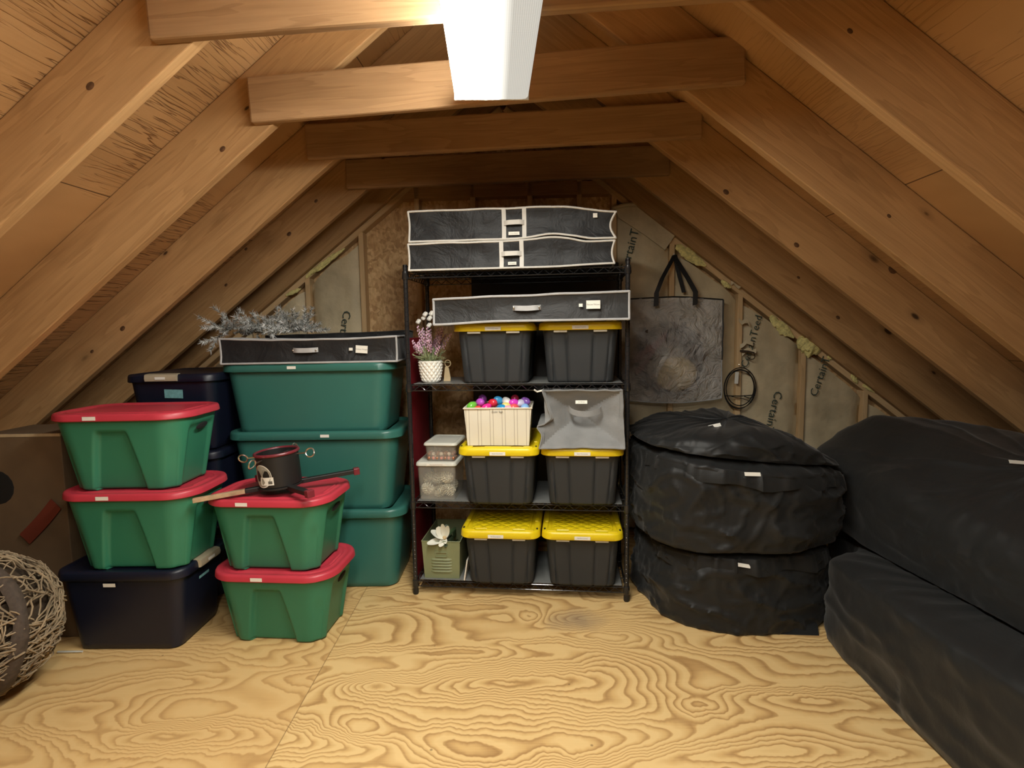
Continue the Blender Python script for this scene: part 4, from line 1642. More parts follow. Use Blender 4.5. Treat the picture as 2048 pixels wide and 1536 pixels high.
# ------------------------------------------------------------------ sage metal bin, flower, white board
t = thing('locker_bin', 'sage green metal bin with louvres on the bottom tier', 'storage bin', S(0.150, 0.200, TIERS[3] + 0.0045), SHR)
GW, GD, GH = 0.215, 0.37, 0.222
open_box(GW - 0.012, GD - 0.02, GW + 0.008, GD, GH, 0.003).build('body', MAT['sage'], t, smooth=30)
b = MB()
for i in range(5):
    z = 0.040 + 0.0175 * i
    y = -(GD - 0.02) / 2 - 0.010 * z / GH
    rings = []
    for j in range(15):
        s = j / 14 * 2 - 1
        k = (1 - abs(s) ** 6)
        rings.append([Vector((s * 0.062, y + 0.001, z - 0.002)), Vector((s * 0.062, y - 0.008 * k, z)), Vector((s * 0.062, y - 0.007 * k, z + 0.004)), Vector((s * 0.062, y + 0.001, z + 0.012))])
    b.loft(rings)
b.build('louvres', MAT['sage'], t, smooth=40)
b = MB()
y = -(GD - 0.005) / 2
for (x, z, w, h) in ((0, 0.132, 0.062, 0.004), (0, 0.158, 0.062, 0.004), (-0.031, 0.145, 0.004, 0.03), (0.031, 0.145, 0.004, 0.03)):
    b.box((x, y - 0.003, z), (w, 0.006, h))
bevel(b.build('label_holder', MAT['sage'], t, smooth=None), 0.0015)
b = MB()
rp = [Vector((x * (GW + 0.008) / 2, y * GD / 2, GH)) for x, y in ((-1, -1), (1, -1), (1, 1), (-1, 1))]
for i in range(4):
    b.tube([rp[i], rp[(i + 1) % 4]], 0.0032, 6)
b.build('rolled_rim', MAT['sage'], t)
GM = SHM @ Matrix.Translation((0.150, 0.200, TIERS[3] + 0.0045))


def petal(b, base, d, up, ln, w, curl=0.3):
    d = Vector(d).normalized()
    up = Vector(up)
    up = (up - d * up.dot(d)).normalized()
    sd = d.cross(up)
    rings = []
    for i in range(9):
        s = i / 8
        ww = w * sin(pi * (0.08 + 0.86 * s)) ** 0.7
        c = base + d * ln * s + up * (curl * ln * s * s)
        rings.append([c - sd * ww + up * ww * 0.35, c - sd * ww * 0.5 + up * ww * 0.08, c, c + sd * ww * 0.5 + up * ww * 0.08, c + sd * ww + up * ww * 0.35, c + sd * ww * 0.5 + up * (ww * 0.08 + 0.002), c + up * 0.002, c - sd * ww * 0.5 + up * (ww * 0.08 + 0.002)])
    b.loft(rings)


fl_ = thing('artificial_flower', 'white artificial magnolia spilling over the sage metal bin', 'flower', GM @ Vector((0.02, -0.165, 0.222)), SHR)
b = MB()
for dv, up, ln, w in (((-0.85, -0.15, 0.25), (0, -0.4, 1), 0.088, 0.030), ((-0.55, 0.1, 0.75), (0.3, -0.8, 0.2), 0.078, 0.026), ((-0.05, 0.0, 1), (0, -1, 0.1), 0.095, 0.017), ((0.38, 0, 0.95), (-0.2, -1, 0), 0.088, 0.018), ((-0.9, -0.35, -0.42), (0, -0.6, 1), 0.10, 0.024), ((-0.45, -0.5, -0.55), (0.2, -1, 0.1), 0.058, 0.017), ((0.3, -0.5, -0.5), (0, -1, 0.3), 0.04, 0.012)):
    petal(b, Vector((0, 0, 0.012)), dv, up, ln, w)
b.build('petals', MAT['petal'], fl_, smooth=60)
b = MB()
for dv, ln, w in (((0.5, 0.4, 0.4), 0.09, 0.022), ((-0.5, 0.5, 0.3), 0.09, 0.022), ((0.0, 0.7, 0.6), 0.09, 0.022), ((-0.6, -0.2, -0.15), 0.07, 0.016), ((0.15, -0.5, -0.5), 0.05, 0.016)):
    petal(b, Vector((0, 0.006, 0.004)), dv, (0, 0, 1), ln, w, 0.1)
b.build('leaves', MAT['leaf'], fl_, smooth=60)
b = MB()
b.tube([(0.004, 0.0, 0.03), (0.008, 0.004, -0.01), (0.0, 0.02, -0.05), (0, 0.05, -0.10)], 0.004, 6)
b.ell((0.0, -0.006, 0.018), (0.012, 0.012, 0.012), 10, 6)
b.build('stem', MAT['tan'], fl_)
for (x, y, w, m_, lab) in ((-0.04, -0.02, 0.10, 'leaf', 'dark green foliage sprig lying inside the sage metal bin'),):
    b = MB()
    random.seed(5)
    for i in range(26):
        base = Vector((random.uniform(-0.04, 0.04), random.uniform(-0.06, 0.10), 0.10 + random.uniform(0, 0.05)))
        petal(b, base, (random.uniform(-1, 1), random.uniform(-1, 1), random.uniform(0, 0.9)), (0, 0, 1), random.uniform(0.04, 0.055), 0.013, 0.15)
    b.tube([(-0.08, 0.1, 0.005), (0, 0, 0.09), (0.06, -0.1, 0.12)], 0.004, 6)
    o = b.build('foliage_sprig', MAT[m_], smooth=60)
    o.matrix_world = GM
    tag(o, lab, 'foliage')
b = MB()
b.box((0, 0, 0.062), (0.008, 0.26, 0.124))
o = bevel(b.build('white_board', MAT['white'], smooth=None), 0.003)
o.location = S(0.284, 0.13, TIERS[3] + 0.0055)
o.rotation_euler = (0, 0.16, SHR)
tag(o, 'small white board leaning between the sage bin and a black bin', 'board')

# ------------------------------------------------------------------ potted lavender, cotton sprig, tag
px, py = 0.105, 0.085
pz = TIERS[1] + 0.0045
t = thing('potted_lavender', 'artificial lavender in a white quilted pot on the shelf', 'potted plant', S(px, py, pz), SHR)
prof = []
for i in range(65):
    s = i / 64
    prof.append((0.044 + 0.026 * (s ** 0.6) - 0.004 * s * s, 0.003 + 0.120 * s))


def quilt(a, z):
    if z > 0.118 or z < 0.008:
        return 0
    u = a * 15 / (2 * pi)
    w = z / 0.0165
    return 0.0062 * abs(sin(pi * (u + w / 2))) * abs(sin(pi * (u - w / 2))) - 0.001


b = MB()
b.lathe([(0.030, 0.0), (0.042, 0.001)] + prof + [(0.060, 0.1245), (0.056, 0.118), (0.052, 0.105)], 132, (0, 0, 0), None)
b2 = MB()
n = 240
rings = []
for r, z in [(0.030, 0.0), (0.042, 0.001)] + prof + [(0.060, 0.1245), (0.056, 0.118), (0.052, 0.105)]:
    rings.append([Vector(((r + quilt(2 * pi * k / n, z)) * cos(2 * pi * k / n), (r + quilt(2 * pi * k / n, z)) * sin(2 * pi * k / n), z)) for k in range(n)])
b2.loft(rings)
b2.build('pot', MAT['white'], t, smooth=50)
random.seed(9)
lf, fw_, st = MB(), MB(), MB()
for i in range(30):
    a = random.uniform(0, 2 * pi)
    tilt = random.uniform(0.0, 0.62)
    ln = random.uniform(0.13, 0.235) * (1 - 0.25 * tilt)
    d = Vector((sin(tilt) * cos(a), sin(tilt) * sin(a), cos(tilt)))
    base = Vector((0.03 * cos(a) * random.random(), 0.03 * sin(a) * random.random(), 0.105))
    pts = [base + d * ln * s + Vector((d.x, d.y, 0)) * 0.03 * s * s for s in (0, .25, .5, .75, 1)]
    st.tube(pts, [0.0016, 0.0014, 0.0012, 0.001, 0.0008], 5)
    for k in range(17):
        s = 0.52 + 0.48 * k / 16
        c = pts[0].lerp(pts[-1], s)
        aa = k * 2.4
        r = 0.0085 * (1.15 - 0.55 * (s - 0.52) / 0.48)
        fw_.ell(c + Vector((cos(aa) * r, sin(aa) * r, 0)), (0.0042, 0.0042, 0.0062), 6, 4)
for i in range(120):
    a = random.uniform(0, 2 * pi)
    tilt = random.uniform(0.3, 1.45)
    ln = random.uniform(0.04, 0.085)
    d = Vector((sin(tilt) * cos(a), sin(tilt) * sin(a), cos(tilt)))
    base = Vector((0.045 * cos(a) * random.random(), 0.045 * sin(a) * random.random(), 0.11 + random.random() * 0.045))
    petal(lf, base, d, (0, 0, 1), ln, 0.0032, random.uniform(-0.3, 0.2))
st.build('stems', MAT['sageleaf'], t)
fw_.build('blooms', MAT['lavender'], t, smooth=60)
lf.build('foliage', MAT['sageleaf'], t, smooth=60)

t = thing('cotton_sprig', 'dark stem with white cotton balls behind the lavender', 'flower', S(0.055, 0.225, pz), SHR)
b = MB()
zc = {}
loc = [(-0.010, 0.0, 0.39), (0.028, 0.0, 0.395), (0.018, -0.01, 0.365), (0.012, 0.0, 0.325), (-0.055, 0.01, 0.348), (0.055, 0.0, 0.345), (-0.022, 0.01, 0.37)]
st = MB()
st.tube([(0.0, 0.02, 0.0), (0.004, 0.02, 0.15), (0.01, 0.01, 0.30), (0.012, 0, 0.38)], 0.0025, 6)
for p in loc:
    st.tube([(0.008, 0.012, 0.26), ((0.008 + p[0]) / 2, 0.008, (0.27 + p[2]) / 2), p], 0.0015, 5)
st.build('stem', MAT['twigcore'], t)
for i, p in enumerate(loc):
    b = MB()
    for k in range(4):
        a = k * pi / 2
        b.ell(Vector(p) + Vector((0.006 * cos(a), 0.004 * sin(a), 0.006 * sin(a + 0.6))), (0.011, 0.011, 0.011), 10, 7)
    b.build('cotton_boll', MAT['white'], t, smooth=60)

t = thing('wooden_tag', 'tan wooden tag with a ring, standing behind the white pot', 'ornament', S(0.182, 0.155, pz), SHR)
b = MB()
pr = [(-0.020, 0.0), (0.020, 0.0), (0.021, 0.02), (0.012, 0.075), (0.004, 0.088), (-0.006, 0.088), (-0.012, 0.075)]
b.loft([[Vector((x, y, z)) for x, z in pr] for y in (-0.006, 0.006)])
bevel(b.build('body', MAT['tan'], t, smooth=None), 0.002)
b = MB()
b.tube([(0.006 + 0.017 * cos(a), 0, 0.103 + 0.019 * sin(a)) for a in [2 * pi * i / 20 for i in range(20)]], 0.0028, 6, closed=True)
b.build('ring', MAT['tan'], t)

# ------------------------------------------------------------------ boards behind and beside the shelf
b = MB()
b.box((0, 0.215, 0.735), (0.018, 0.43, 1.47))
o = bevel(b.build('red_board', MAT['redboard'], smooth=None), 0.004)
o.location = (-0.599, 3.155, 0.0)
o.rotation_euler = (0, 0, -0.11)
tag(o, 'tall dark red board standing between the shelf and the teal totes', 'board')
b = MB()
b.box((0, 0, 0.98), (1.02, 0.045, 1.96))
o = bevel(b.build('black_panel', MAT['blackpaint'], smooth=None), 0.008)
o.location = (0.235, 3.82, 0.0)
o.rotation_euler = (-0.03, 0, -0.05)
tag(o, 'flat black panel standing behind the shelf', 'panel')

# ------------------------------------------------------------------ tree stand
tzp = at(560, 985, 2.62)
TS = Vector((-1.140, 2.64, 0.365 + 0.367 + 0.026))
t = thing('tree_stand', 'black christmas tree stand with maroon rim on the red lid', 'tree stand', TS, 0.0)
t.rotation_euler = (0.02, -0.07, 0)
b = MB()
b.lathe([(0.090, 0.018), (0.099, 0.022), (0.099, 0.175), (0.095, 0.178), (0.091, 0.175), (0.091, 0.030), (0.01, 0.028)], 48)
b.build('bucket', MAT['blackpaint'], t, smooth=40)
b = MB()
b.tube([(0.0995 * cos(a), 0.0995 * sin(a), 0.176) for a in [2 * pi * i / 48 for i in range(48)]], 0.0075, 8, closed=True)
b.build('rim', MAT['maroon'], t)
b = MB()
b.lathe([(0.05, 0.010), (0.104, 0.010), (0.104, 0.017), (0.094, 0.020)], 48)
b.build('base_plate', MAT['blackpaint'], t, smooth=40)
for a in (radians(183), radians(252), radians(0), radians(80)):
    d = Vector((cos(a), sin(a), 0))
    b = MB()
    z = Vector((0, 0, 0.158))
    b.tube([d * 0.055 + z, d * 0.142 + z], 0.0036, 7)
    sd = Vector((-sin(a) * 0.35, cos(a) * 0.35, 0.93)).normalized()
    c = d * 0.162 + z
    b.tube([c + d * 0.021 * cos(x) + sd * 0.021 * sin(x) for x in [2 * pi * i / 22 for i in range(22)]], 0.0040, 7, closed=True)
    b.build('eye_bolt', MAT['chrome'], t)
for ang, ln, m in ((204, 0.375, 'bare'), (23, 0.375, 'black'), (-43, 0.305, 'black'), (137, 0.265, 'black')):
    a = radians(ang)
    d = Vector((cos(a), sin(a), 0))
    b = MB()
    l0, l1 = 0.06, ln - 0.026
    if m == 'bare':
        l1 = 0.16
    b.box(d * ((l0 + l1) / 2) + Vector((0, 0, 0.011)), (l1 - l0, 0.030, 0.022), (0, 0, a))
    o = bevel(b.build('leg', MAT['blackpaint'], t, smooth=None), 0.003)
    b = MB()
    if m == 'bare':
        b.box(d * (0.16 + 0.110) + Vector((0, 0, 0.011)), (0.22, 0.026, 0.020), (0, 0, a))
        bevel(b.build('bare_leg_end', MAT['paleboard'], o, smooth=None), 0.002)
    else:
        b.box(d * (ln - 0.014) + Vector((0, 0, 0.010)), (0.030, 0.036, 0.034), (0, 0, a))
        bevel(b.build('end_cap', MAT['maroon'], o, smooth=None), 0.003)


def curved_patch(name, m, a0, z0, r, sa, sz, parent, rnd=True):
    b = MB()
    n = 28
    if rnd:
        pts = [(sa * cos(2 * pi * i / n), sz * sin(2 * pi * i / n)) for i in range(n)]
    else:
        pts = []
        for i in range(7):
            pts.append((-sa + 2 * sa * i / 6, -sz))
        for i in range(7):
            pts.append((sa - 2 * sa * i / 6, sz))
    c = Vector((r * cos(a0), r * sin(a0), z0))
    vs = [c] + [Vector((r * cos(a0 + x / r), r * sin(a0 + x / r), z0 + z)) for x, z in pts]
    k = len(pts)
    b.add(vs, [(0, 1 + i, 1 + (i + 1) % k) for i in range(k)])
    return b.build(name, m, parent, smooth=60)


sl = curved_patch('round_sticker', MAT['seal'], radians(243), 0.080, 0.1000, 0.048, 0.052, t)
curved_patch('sticker_ring', MAT['label'], radians(243), 0.080, 0.0997, 0.053, 0.056, sl)
bl = curved_patch('price_label', MAT['label'], radians(258), 0.056, 0.1006, 0.034, 0.019, t, False)
curved_patch('barcode', MAT['ink'], radians(268), 0.050, 0.1009, 0.010, 0.007, bl, False)

# ------------------------------------------------------------------ silver garland
t = thing('garland', 'silver flocked garland heaped behind the black case on the teal totes', 'garland', (-1.52, 3.45, 1.505))
random.seed(31)
core, nd, nd2 = MB(), MB(), MB()
branches = []
for i in range(70):
    x0 = random.uniform(-0.27, 0.27)
    base = Vector((x0, random.uniform(-0.08, 0.08), random.uniform(0.0, 0.05)))
    d = Vector((random.uniform(-1, 1) + 0.35, random.uniform(-0.8, 0.3), random.uniform(-0.12, 0.55))).normalized()
    branches.append((base, d, random.uniform(0.10, 0.20)))
for bx in ((Vector((-0.25, -0.03, 0.03)), Vector((-1, -0.2, 0.55)).normalized(), 0.17), (Vector((-0.27, -0.05, 0.0)), Vector((-0.5, -0.3, -0.75)).normalized(), 0.13), (Vector((-0.22, -0.03, 0.04)), Vector((-0.8, -0.1, 0.12)).normalized(), 0.13), (Vector((-0.25, -0.03, 0.0)), Vector((-0.75, -0.2, -0.3)).normalized(), 0.13), (Vector((-0.05, 0, 0.06)), Vector((-0.3, 0, 0.8)).normalized(), 0.09), (Vector((0.08, 0, 0.06)), Vector((0.4, 0, 0.6)).normalized(), 0.09), (Vector((0.2, 0, 0.03)), Vector((1, -0.2, 0.05)).normalized(), 0.15)):
    branches.append(bx)
for base, d, ln in branches:
    side = d.orthogonal().normalized()
    bend = Vector((random.uniform(-1, 1), random.uniform(-1, 1), random.uniform(-0.6, 0.5))) * 0.02
    pts = [base + d * ln * s + bend * s * s for s in (0, .33, .66, 1)]
    core.tube(pts, 0.0016, 4)
    for k in range(110):
        s = random.random()
        c = base + d * ln * s + bend * s * s
        a = random.uniform(0, 2 * pi)
        b2_ = d.cross(side)
        nd_dir = (d * random.uniform(0.35, 1.0) + (side * cos(a) + b2_ * sin(a)) * 0.8).normalized()
        nl = random.uniform(0.018, 0.036)
        w = nd_dir.orthogonal().normalized() * 0.0020
        w2 = nd_dir.cross(w)
        tgt = nd if random.random() < 0.72 else nd2
        tgt.add([c + w, c - w * 0.5 + w2, c - w * 0.5 - w2, c + nd_dir * nl], [(0, 1, 3), (1, 2, 3), (2, 0, 3)])
core.build('wire_stem', MAT['silverdk'], t)
nd.build('silver_needles', MAT['silver'], t, smooth=None, fix=False)
nd2.build('green_needles', MAT['silverdk'], t, smooth=None, fix=False)


# ------------------------------------------------------------------ black bags on the right
def smooth_outline(poly, n, it=3):
    pts = [Vector((p[0], p[1], 0)) for p in poly]
    for _ in range(it):
        out = []
        for i in range(len(pts)):
            a, c = pts[i], pts[(i + 1) % len(pts)]
            out += [a.lerp(c, 0.25), a.lerp(c, 0.75)]
        pts = out
    ls = [(pts[(i + 1) % len(pts)] - pts[i]).length for i in range(len(pts))]
    tot = sum(ls)
    res = []
    for k in range(n):
        d = tot * k / n
        i = 0
        while d > ls[i]:
            d -= ls[i]
            i = (i + 1) % len(pts)
        res.append(pts[i].lerp(pts[(i + 1) % len(pts)], d / ls[i]))
    return res


def soft_bag(name, lab, outline, z0, ztop, bulge, seed, wr=0.02, n=220, M_=44, group=None, round_top=0.35, hem=None, amp_h=0.014, centre=None):
    """ztop: function (x, y) -> height of the top; outline in world coordinates"""
    c = centre or sum(outline, Vector()) / len(outline)
    b = MB()
    rings = []
    for i in range(M_ + 1):
        t_ = i / M_
        ring = []
        for k, p in enumerate(outline):
            d = (p - c)
            L_ = d.length
            u = d / L_
            if t_ < 0.62:
                s = t_ / 0.62                          # up the side
                prof = 1 - bulge * (1 - sin(pi * (0.12 + 0.80 * s))) * 0.5
                rr = L_ * prof
                zf = s * (1 - round_top * 0.25)
            else:
                s = (t_ - 0.62) / 0.38                 # over the top
                prof = (1 - bulge * (1 - sin(pi * 0.92)) * 0.5)
                ang = s * pi / 2
                rr = L_ * prof * (1 - s ** 1.7)
                zf = (1 - round_top * 0.25) + round_top * 0.25 * sin(min(1, s * 2.2) * pi / 2)
            q = c + u * rr
            zt = ztop(q.x, q.y)
            z = z0(q.x, q.y) if callable(z0) else z0
            zz = z + (zt - z) * zf
            # folds: broad sagging swags plus finer creases
            P = Vector((q.x, q.y, zz))
            a = atan2(u.y, u.x)
            sw = noise.noise(Vector((a * 2.2 + seed, zz * 9, seed * 1.3)))
            cr = 1 - abs(noise.noise(Vector((a * 1.6 + zz * 4.0 + seed, zz * 5.5 - a * 1.1, seed + 7)))) * 2.4
            cr2 = 1 - abs(noise.noise(Vector((a * 5.0 - zz * 5, zz * 11 + a * 1.5, seed + 19)))) * 2.6
            k1 = 1.0 if t_ < 0.62 else max(0, 1 - (t_ - 0.62) / 0.36)
            off = wr * (0.9 * sw + 0.7 * max(0, cr) ** 3 + 0.45 * max(0, cr2) ** 4) * (0.25 + 0.75 * k1)
            q = q + u * off * (1 if i > 0 else 0.5)
            zz += amp_h * noise.noise(Vector((q.x * 5, q.y * 5, seed + 31))) * sstep(0.45, 0.7, t_) + 0.010 * max(0, cr2) ** 4 * sstep(0.6, 0.75, t_)
            ring.append(Vector((q.x, q.y, max(zz, z if not callable(z0) else zz))))
        rings.append(ring)
    b.loft(rings)
    base = Vector((c.x, c.y, 0))
    t = thing(name, lab, 'storage bag', base, 0.0, group)
    for p in b.v:
        p -= base
    b.build('cover', MAT['nylon'], t, smooth=75)
    return t, base, rings


RC = Vector((1.205, 3.035, 0))
NO = 260


def rnd_outline(rx, ry, c, wob=0.03, seed=0, sq=2.4):
    out = []
    for k in range(NO):
        a = 2 * pi * k / NO
        ca, sa = cos(a), sin(a)
        r = (abs(ca) ** sq + abs(sa) ** sq) ** (-1 / sq)
        r *= 1 + wob * noise.noise(Vector((ca * 2, sa * 2, seed)))
        out.append(c + Vector((rx * ca * r, ry * sa * r, 0)))
    return out


def flat(z):
    return lambda x, y: z


zA = lambda x, y: 0.405 + 0.02 * (x - 1.2)
zB = lambda x, y: 0.84 - 0.10 * (x - 1.2) - 0.06 * sstep(0.3, 0.6, x - 1.2)
zC = lambda x, y: max(0.99 - (1.05 if x > 1.2 else 0.25) * (x - 1.2) ** 2, zB(x, y) + 0.04)
gr = 'round black bags in the stack of three'
tA, bA, rA = soft_bag('storage_bag', 'bottom black round bag of the stack of three, on the floor', rnd_outline(0.490, 0.480, RC, 0.05, 1), 0.0, zA, 0.07, 2.0, 0.026, NO, group=gr, amp_h=0.010)
tB, bB, rB = soft_bag('storage_bag', 'middle black round bag of the stack of three', rnd_outline(0.535, 0.500, RC + Vector((0, 0.0, 0)), 0.05, 2), lambda x, y: zA(x, y) + 0.016, zB, 0.06, 5.0, 0.030, NO, group=gr, amp_h=0.014)
tC, bC, rC = soft_bag('storage_bag', 'top black round bag of the stack of three, under the hanging clear bag', rnd_outline(0.525, 0.475, RC + Vector((0.0, 0.02, 0)), 0.05, 3), lambda x, y: zB(x, y) + 0.016, zC, 0.05, 9.0, 0.026, NO, group=gr, amp_h=0.020, round_top=1.6)


def bag_label(t, base, rings, u, v, w, h, rotz=0.0, tilt=0.0, yaw=0.0, s=None, lift=0.012):
    """label lying on the surface point of the bag that the pixel sees"""
    best, bd = None, 1e9
    for r in rings:
        for p in r:
            q = p - Vector((0, 0, EYE))
            dep = q.y * cos(PITCH) - q.z * sin(PITCH)
            w_ = q.y * sin(PITCH) + q.z * cos(PITCH)
            a, bb = q.x / dep * F_PX, -w_ / dep * F_PX
            uu, vv = 1024 + a * cos(ROLL) + bb * sin(ROLL), 768 - a * sin(ROLL) + bb * cos(ROLL)
            e = (uu - u) ** 2 + (vv - v) ** 2 + 400 * dep
            if e < bd:
                bd, best = e, p
    n = (Vector((0, 0, EYE)) - best).normalized()
    return label(t, best - base + n * lift, w, h, s, rot=(tilt, rotz, yaw))


bag_label(tC, bC, rC, 1430, 850, 0.065, 0.020, rotz=-0.22, tilt=-0.7)
bag_label(tB, bB, rB, 1503, 950, 0.075, 0.018, rotz=0.04, tilt=-0.5)
bag_label(tA, bA, rA, 1488, 1131, 0.060, 0.018, rotz=0.18, tilt=-0.6)
# loose hem of the bottom bag on the floor and the flaps over each zip
b = MB()
pts = [Vector((1.20, 2.572, 0.0)), Vector((1.475, 2.545, 0.0)), Vector((1.495, 2.60, 0.03)), Vector((1.40, 2.70, 0.10)), Vector((1.22, 2.62, 0.08))]
pts = [p - bA for p in pts]
b.add(pts + [p + Vector((0, 0.02, 0.004)) for p in pts], [(0, 1, 2, 3, 4), (9, 8, 7, 6, 5)] + [(i, (i + 1) % 5, 5 + (i + 1) % 5, 5 + i) for i in range(5)])
b.build('hem_flap', MAT['nylon'], tA, smooth=40)


def zip_flap(t, base, rings, fz, a0, a1, drop, out=0.012):
    """a strip of cloth lying over the zip along the ring nearest height fraction fz"""
    i = int(fz * (len(rings) - 1))
    ring = rings[i]
    n = len(ring)
    top, bot = [], []
    c = sum(ring, Vector()) / n
    k0, k1 = int(a0 / 360 * n), int(a1 / 360 * n)
    for k in range(k0, k1 + 1):
        p = ring[k % n]
        u = (p - c)
        u.z = 0
        u.normalize()
        w = noise.noise(Vector((k * 0.09, fz * 9, 3)))
        top.append(p - base + Vector((0, 0, 0.016)) - u * 0.006)
        bot.append(p - base + u * (out + 0.008 * w) - Vector((0, 0, drop * (1 + 0.35 * w))))
    b = MB()
    rr = []
    for p, q in zip(top, bot):
        m_ = p.lerp(q, 0.5) + (q - p).cross(Vector((0, 0, 1))).normalized() * 0 + Vector((0, -0.006, 0))
        rr.append([p, m_, q, q + Vector((0, 0.006, 0.002)), m_ + Vector((0, 0.008, 0)), p + Vector((0, 0.006, 0))])
    b.loft(rr)
    b.build('zip_flap', MAT['nylon'], t, smooth=60)


zip_flap(tB, bB, rB, 0.63, 200, 345, 0.055)
zip_flap(tA, bA, rA, 0.63, 205, 335, 0.055)

poly1 = [(1.475, 0.7), (1.455, 1.75), (1.46, 2.42), (1.53, 2.62), (1.80, 2.72), (1.86, 3.3), (2.4, 3.45), (2.62, 2.9), (2.70, 1.6), (2.62, 0.8), (2.1, 0.6)]
poly2 = [(1.70, 0.7), (1.71, 1.7), (1.70, 2.5), (1.73, 2.85), (1.76, 3.25), (1.86, 3.38), (2.28, 3.34), (2.46, 2.7), (2.42, 1.6), (2.40, 0.9), (2.0, 0.7)]
zl1 = lambda x, y: 0.405 + 0.05 * max(0, 2.6 - y)
zl2 = lambda x, y: min(0.79 + 0.20 * sstep(1.72, 2.12, x) - 0.05 * sstep(2.6, 1.9, y) if y < 2.6 else 0.79 + 0.20 * sstep(1.72, 2.12, x), roof_z(x) - 0.06)
gl = 'long black bags along the right eave'
t1, b1, r1 = soft_bag('storage_bag', 'lower long black bag lying on the floor along the right eave', smooth_outline(poly1, NO), 0.0, zl1, 0.08, 13.0, 0.016, NO, group=gl, amp_h=0.010)
t2, b2, r2 = soft_bag('storage_bag', 'upper long black bag tucked under the right rafters', smooth_outline(poly2, NO), lambda x, y: zl1(x, y) + 0.016, zl2, 0.06, 17.0, 0.018, NO, group=gl, amp_h=0.02, round_top=1.3)
bag_label(t2, b2, r2, 2026, 921, 0.085, 0.014, rotz=0.1, tilt=-0.5, lift=0.035)

# ------------------------------------------------------------------ hanging clear bag with contents
HQ = wl(1342, 797, -0.085)
HB = WM @ HQ
hang = thing('clear_bag', 'clear vinyl bag with black straps hanging on the end wall', 'bag', HB, WR)
HW, HH = 0.705, 0.705
nx, nz = 44, 46
front, back = [], []
for j in range(nz + 1):
    fr, bk = [], []
    for i in range(nx + 1):
        sx, sz = i / nx * 2 - 1, j / nz
        x = sx * HW / 2 + 0.012 * noise.noise(Vector((0, sz * 5, 3 + sx))) * abs(sx) ** 4
        z = sz * HH - 0.03 * (1 - sx * sx) * (1 - sz) + 0.012 * sz * (1 - abs(sx)) - 0.02 * max(0, sx - 0.3) * sz
        bul = (1 - abs(sx) ** 3) * sin(pi * min(1, 0.04 + 0.96 * sz) ** 0.8)
        w = 0.014 * noise.noise(Vector((x * 9, z * 6, 1))) + 0.010 * (1 - 2 * abs(noise.noise(Vector((x * 8 + z * 5, z * 7 - x * 4, 5)))))
        fr.append(Vector((x, -0.065 * max(0, bul) + w * min(1, 4 * (1 - abs(sx))), z)))
        bk.append(Vector((x, 0.035 * max(0, bul) + 0.004, z)))
    front.append(fr)
    back.append(bk)
b = MB()
b.loft(front, False, False, closed=False)
b.build('front_panel', MAT['vinyl'], hang, smooth=80, fix=False)
b = MB()
b.loft(back, False, False, closed=False)
b.build('back_panel', MAT['vinyl'], hang, smooth=80, fix=False)
b = MB()
b.tube(front[-1], 0.0055, 6)
b.tube([r[-1] for r in front[18:]], 0.0055, 6)
b.build('black_piping', MAT['blackpaint'], hang)
b = MB()
b.tube([r[-1] for r in front[:19]], 0.004, 6)
b.tube(front[0], 0.004, 6)
b.build('clear_piping', MAT['greytrim'], hang)


def hb(u, v, d):
    return wl(u, v, d) - HQ


for (ua, va, yo) in ((1312, 612, -0.15), (1390, 610, -0.15)):
    b = MB()
    p = [hb(ua, va, -0.150), hb(ua + 1, va - 26, -0.145), hb(ua + (1347 - ua) * 0.35, va - 55, -0.12), hb(1348 - (1348 - ua) * 0.08, 518, -0.055), hb(1349, 510, -0.035)]
    b.ribbon(p, (0.033, 0.0, 0.006), 0.0022)
    b.build('strap', MAT['blackpaint'], hang)
b = MB()
b.ribbon([hb(1368, 585, -0.05), hb(1358, 550, -0.045), hb(1349, 511, -0.03)], (0.028, 0, 0.004), 0.0022)
b.build('strap', MAT['blackpaint'], hang)

IM = WM
o = MB()
c = wl(1352, 748, -0.085)
rings = []
o.ell((0, 0, 0), (0.150, 0.045, 0.125), 28, 16)
o = o.build('straw_ornament', MAT['straw'], smooth=60)
o.location = WM @ c
o.rotation_euler = (0, 0, WR)
tag(o, 'round straw coloured woven ornament inside the clear hanging bag', 'ornament')
b = MB()
p = [wl(u, v, -0.118) for u, v in ((1334, 706), (1326, 718), (1318, 735), (1312, 755))]
bb_ = MB()
rr = []
for i, q in enumerate(p):
    w = (0.008, 0.030, 0.028, 0.008)[i]
    rr.append([q + Vector((-w * 0.7, 0, -0.3 * w)), q + Vector((0, -0.006, 0)), q + Vector((w * 0.9, 0, 0.4 * w)), q + Vector((0, 0.006, 0))])
bb_.loft(rr)
o = bb_.build('white_ornament', MAT['white'], smooth=60)
o.matrix_world = WM
tag(o, 'thin white curved ornament inside the clear hanging bag', 'ornament')
b = MB()
for (pp, w) in (([(1268, 720), (1290, 705), (1312, 690), (1334, 668)], 0.07), ([(1270, 745), (1285, 735), (1300, 712), (1310, 700)], 0.05)):
    pts = [wl(u, v, -0.10 - 0.012 * (i % 2)) for i, (u, v) in enumerate(pp)]
    b.ribbon(pts, (0.01, 0, w), 0.004)
o = b.build('ribbon_bow', MAT['maroon'], smooth=60)
o.matrix_world = WM
tag(o, 'dark red ribbon inside the clear hanging bag', 'ribbon')
b = MB()
cc = wl(1330, 720, -0.075)
random.seed(44)
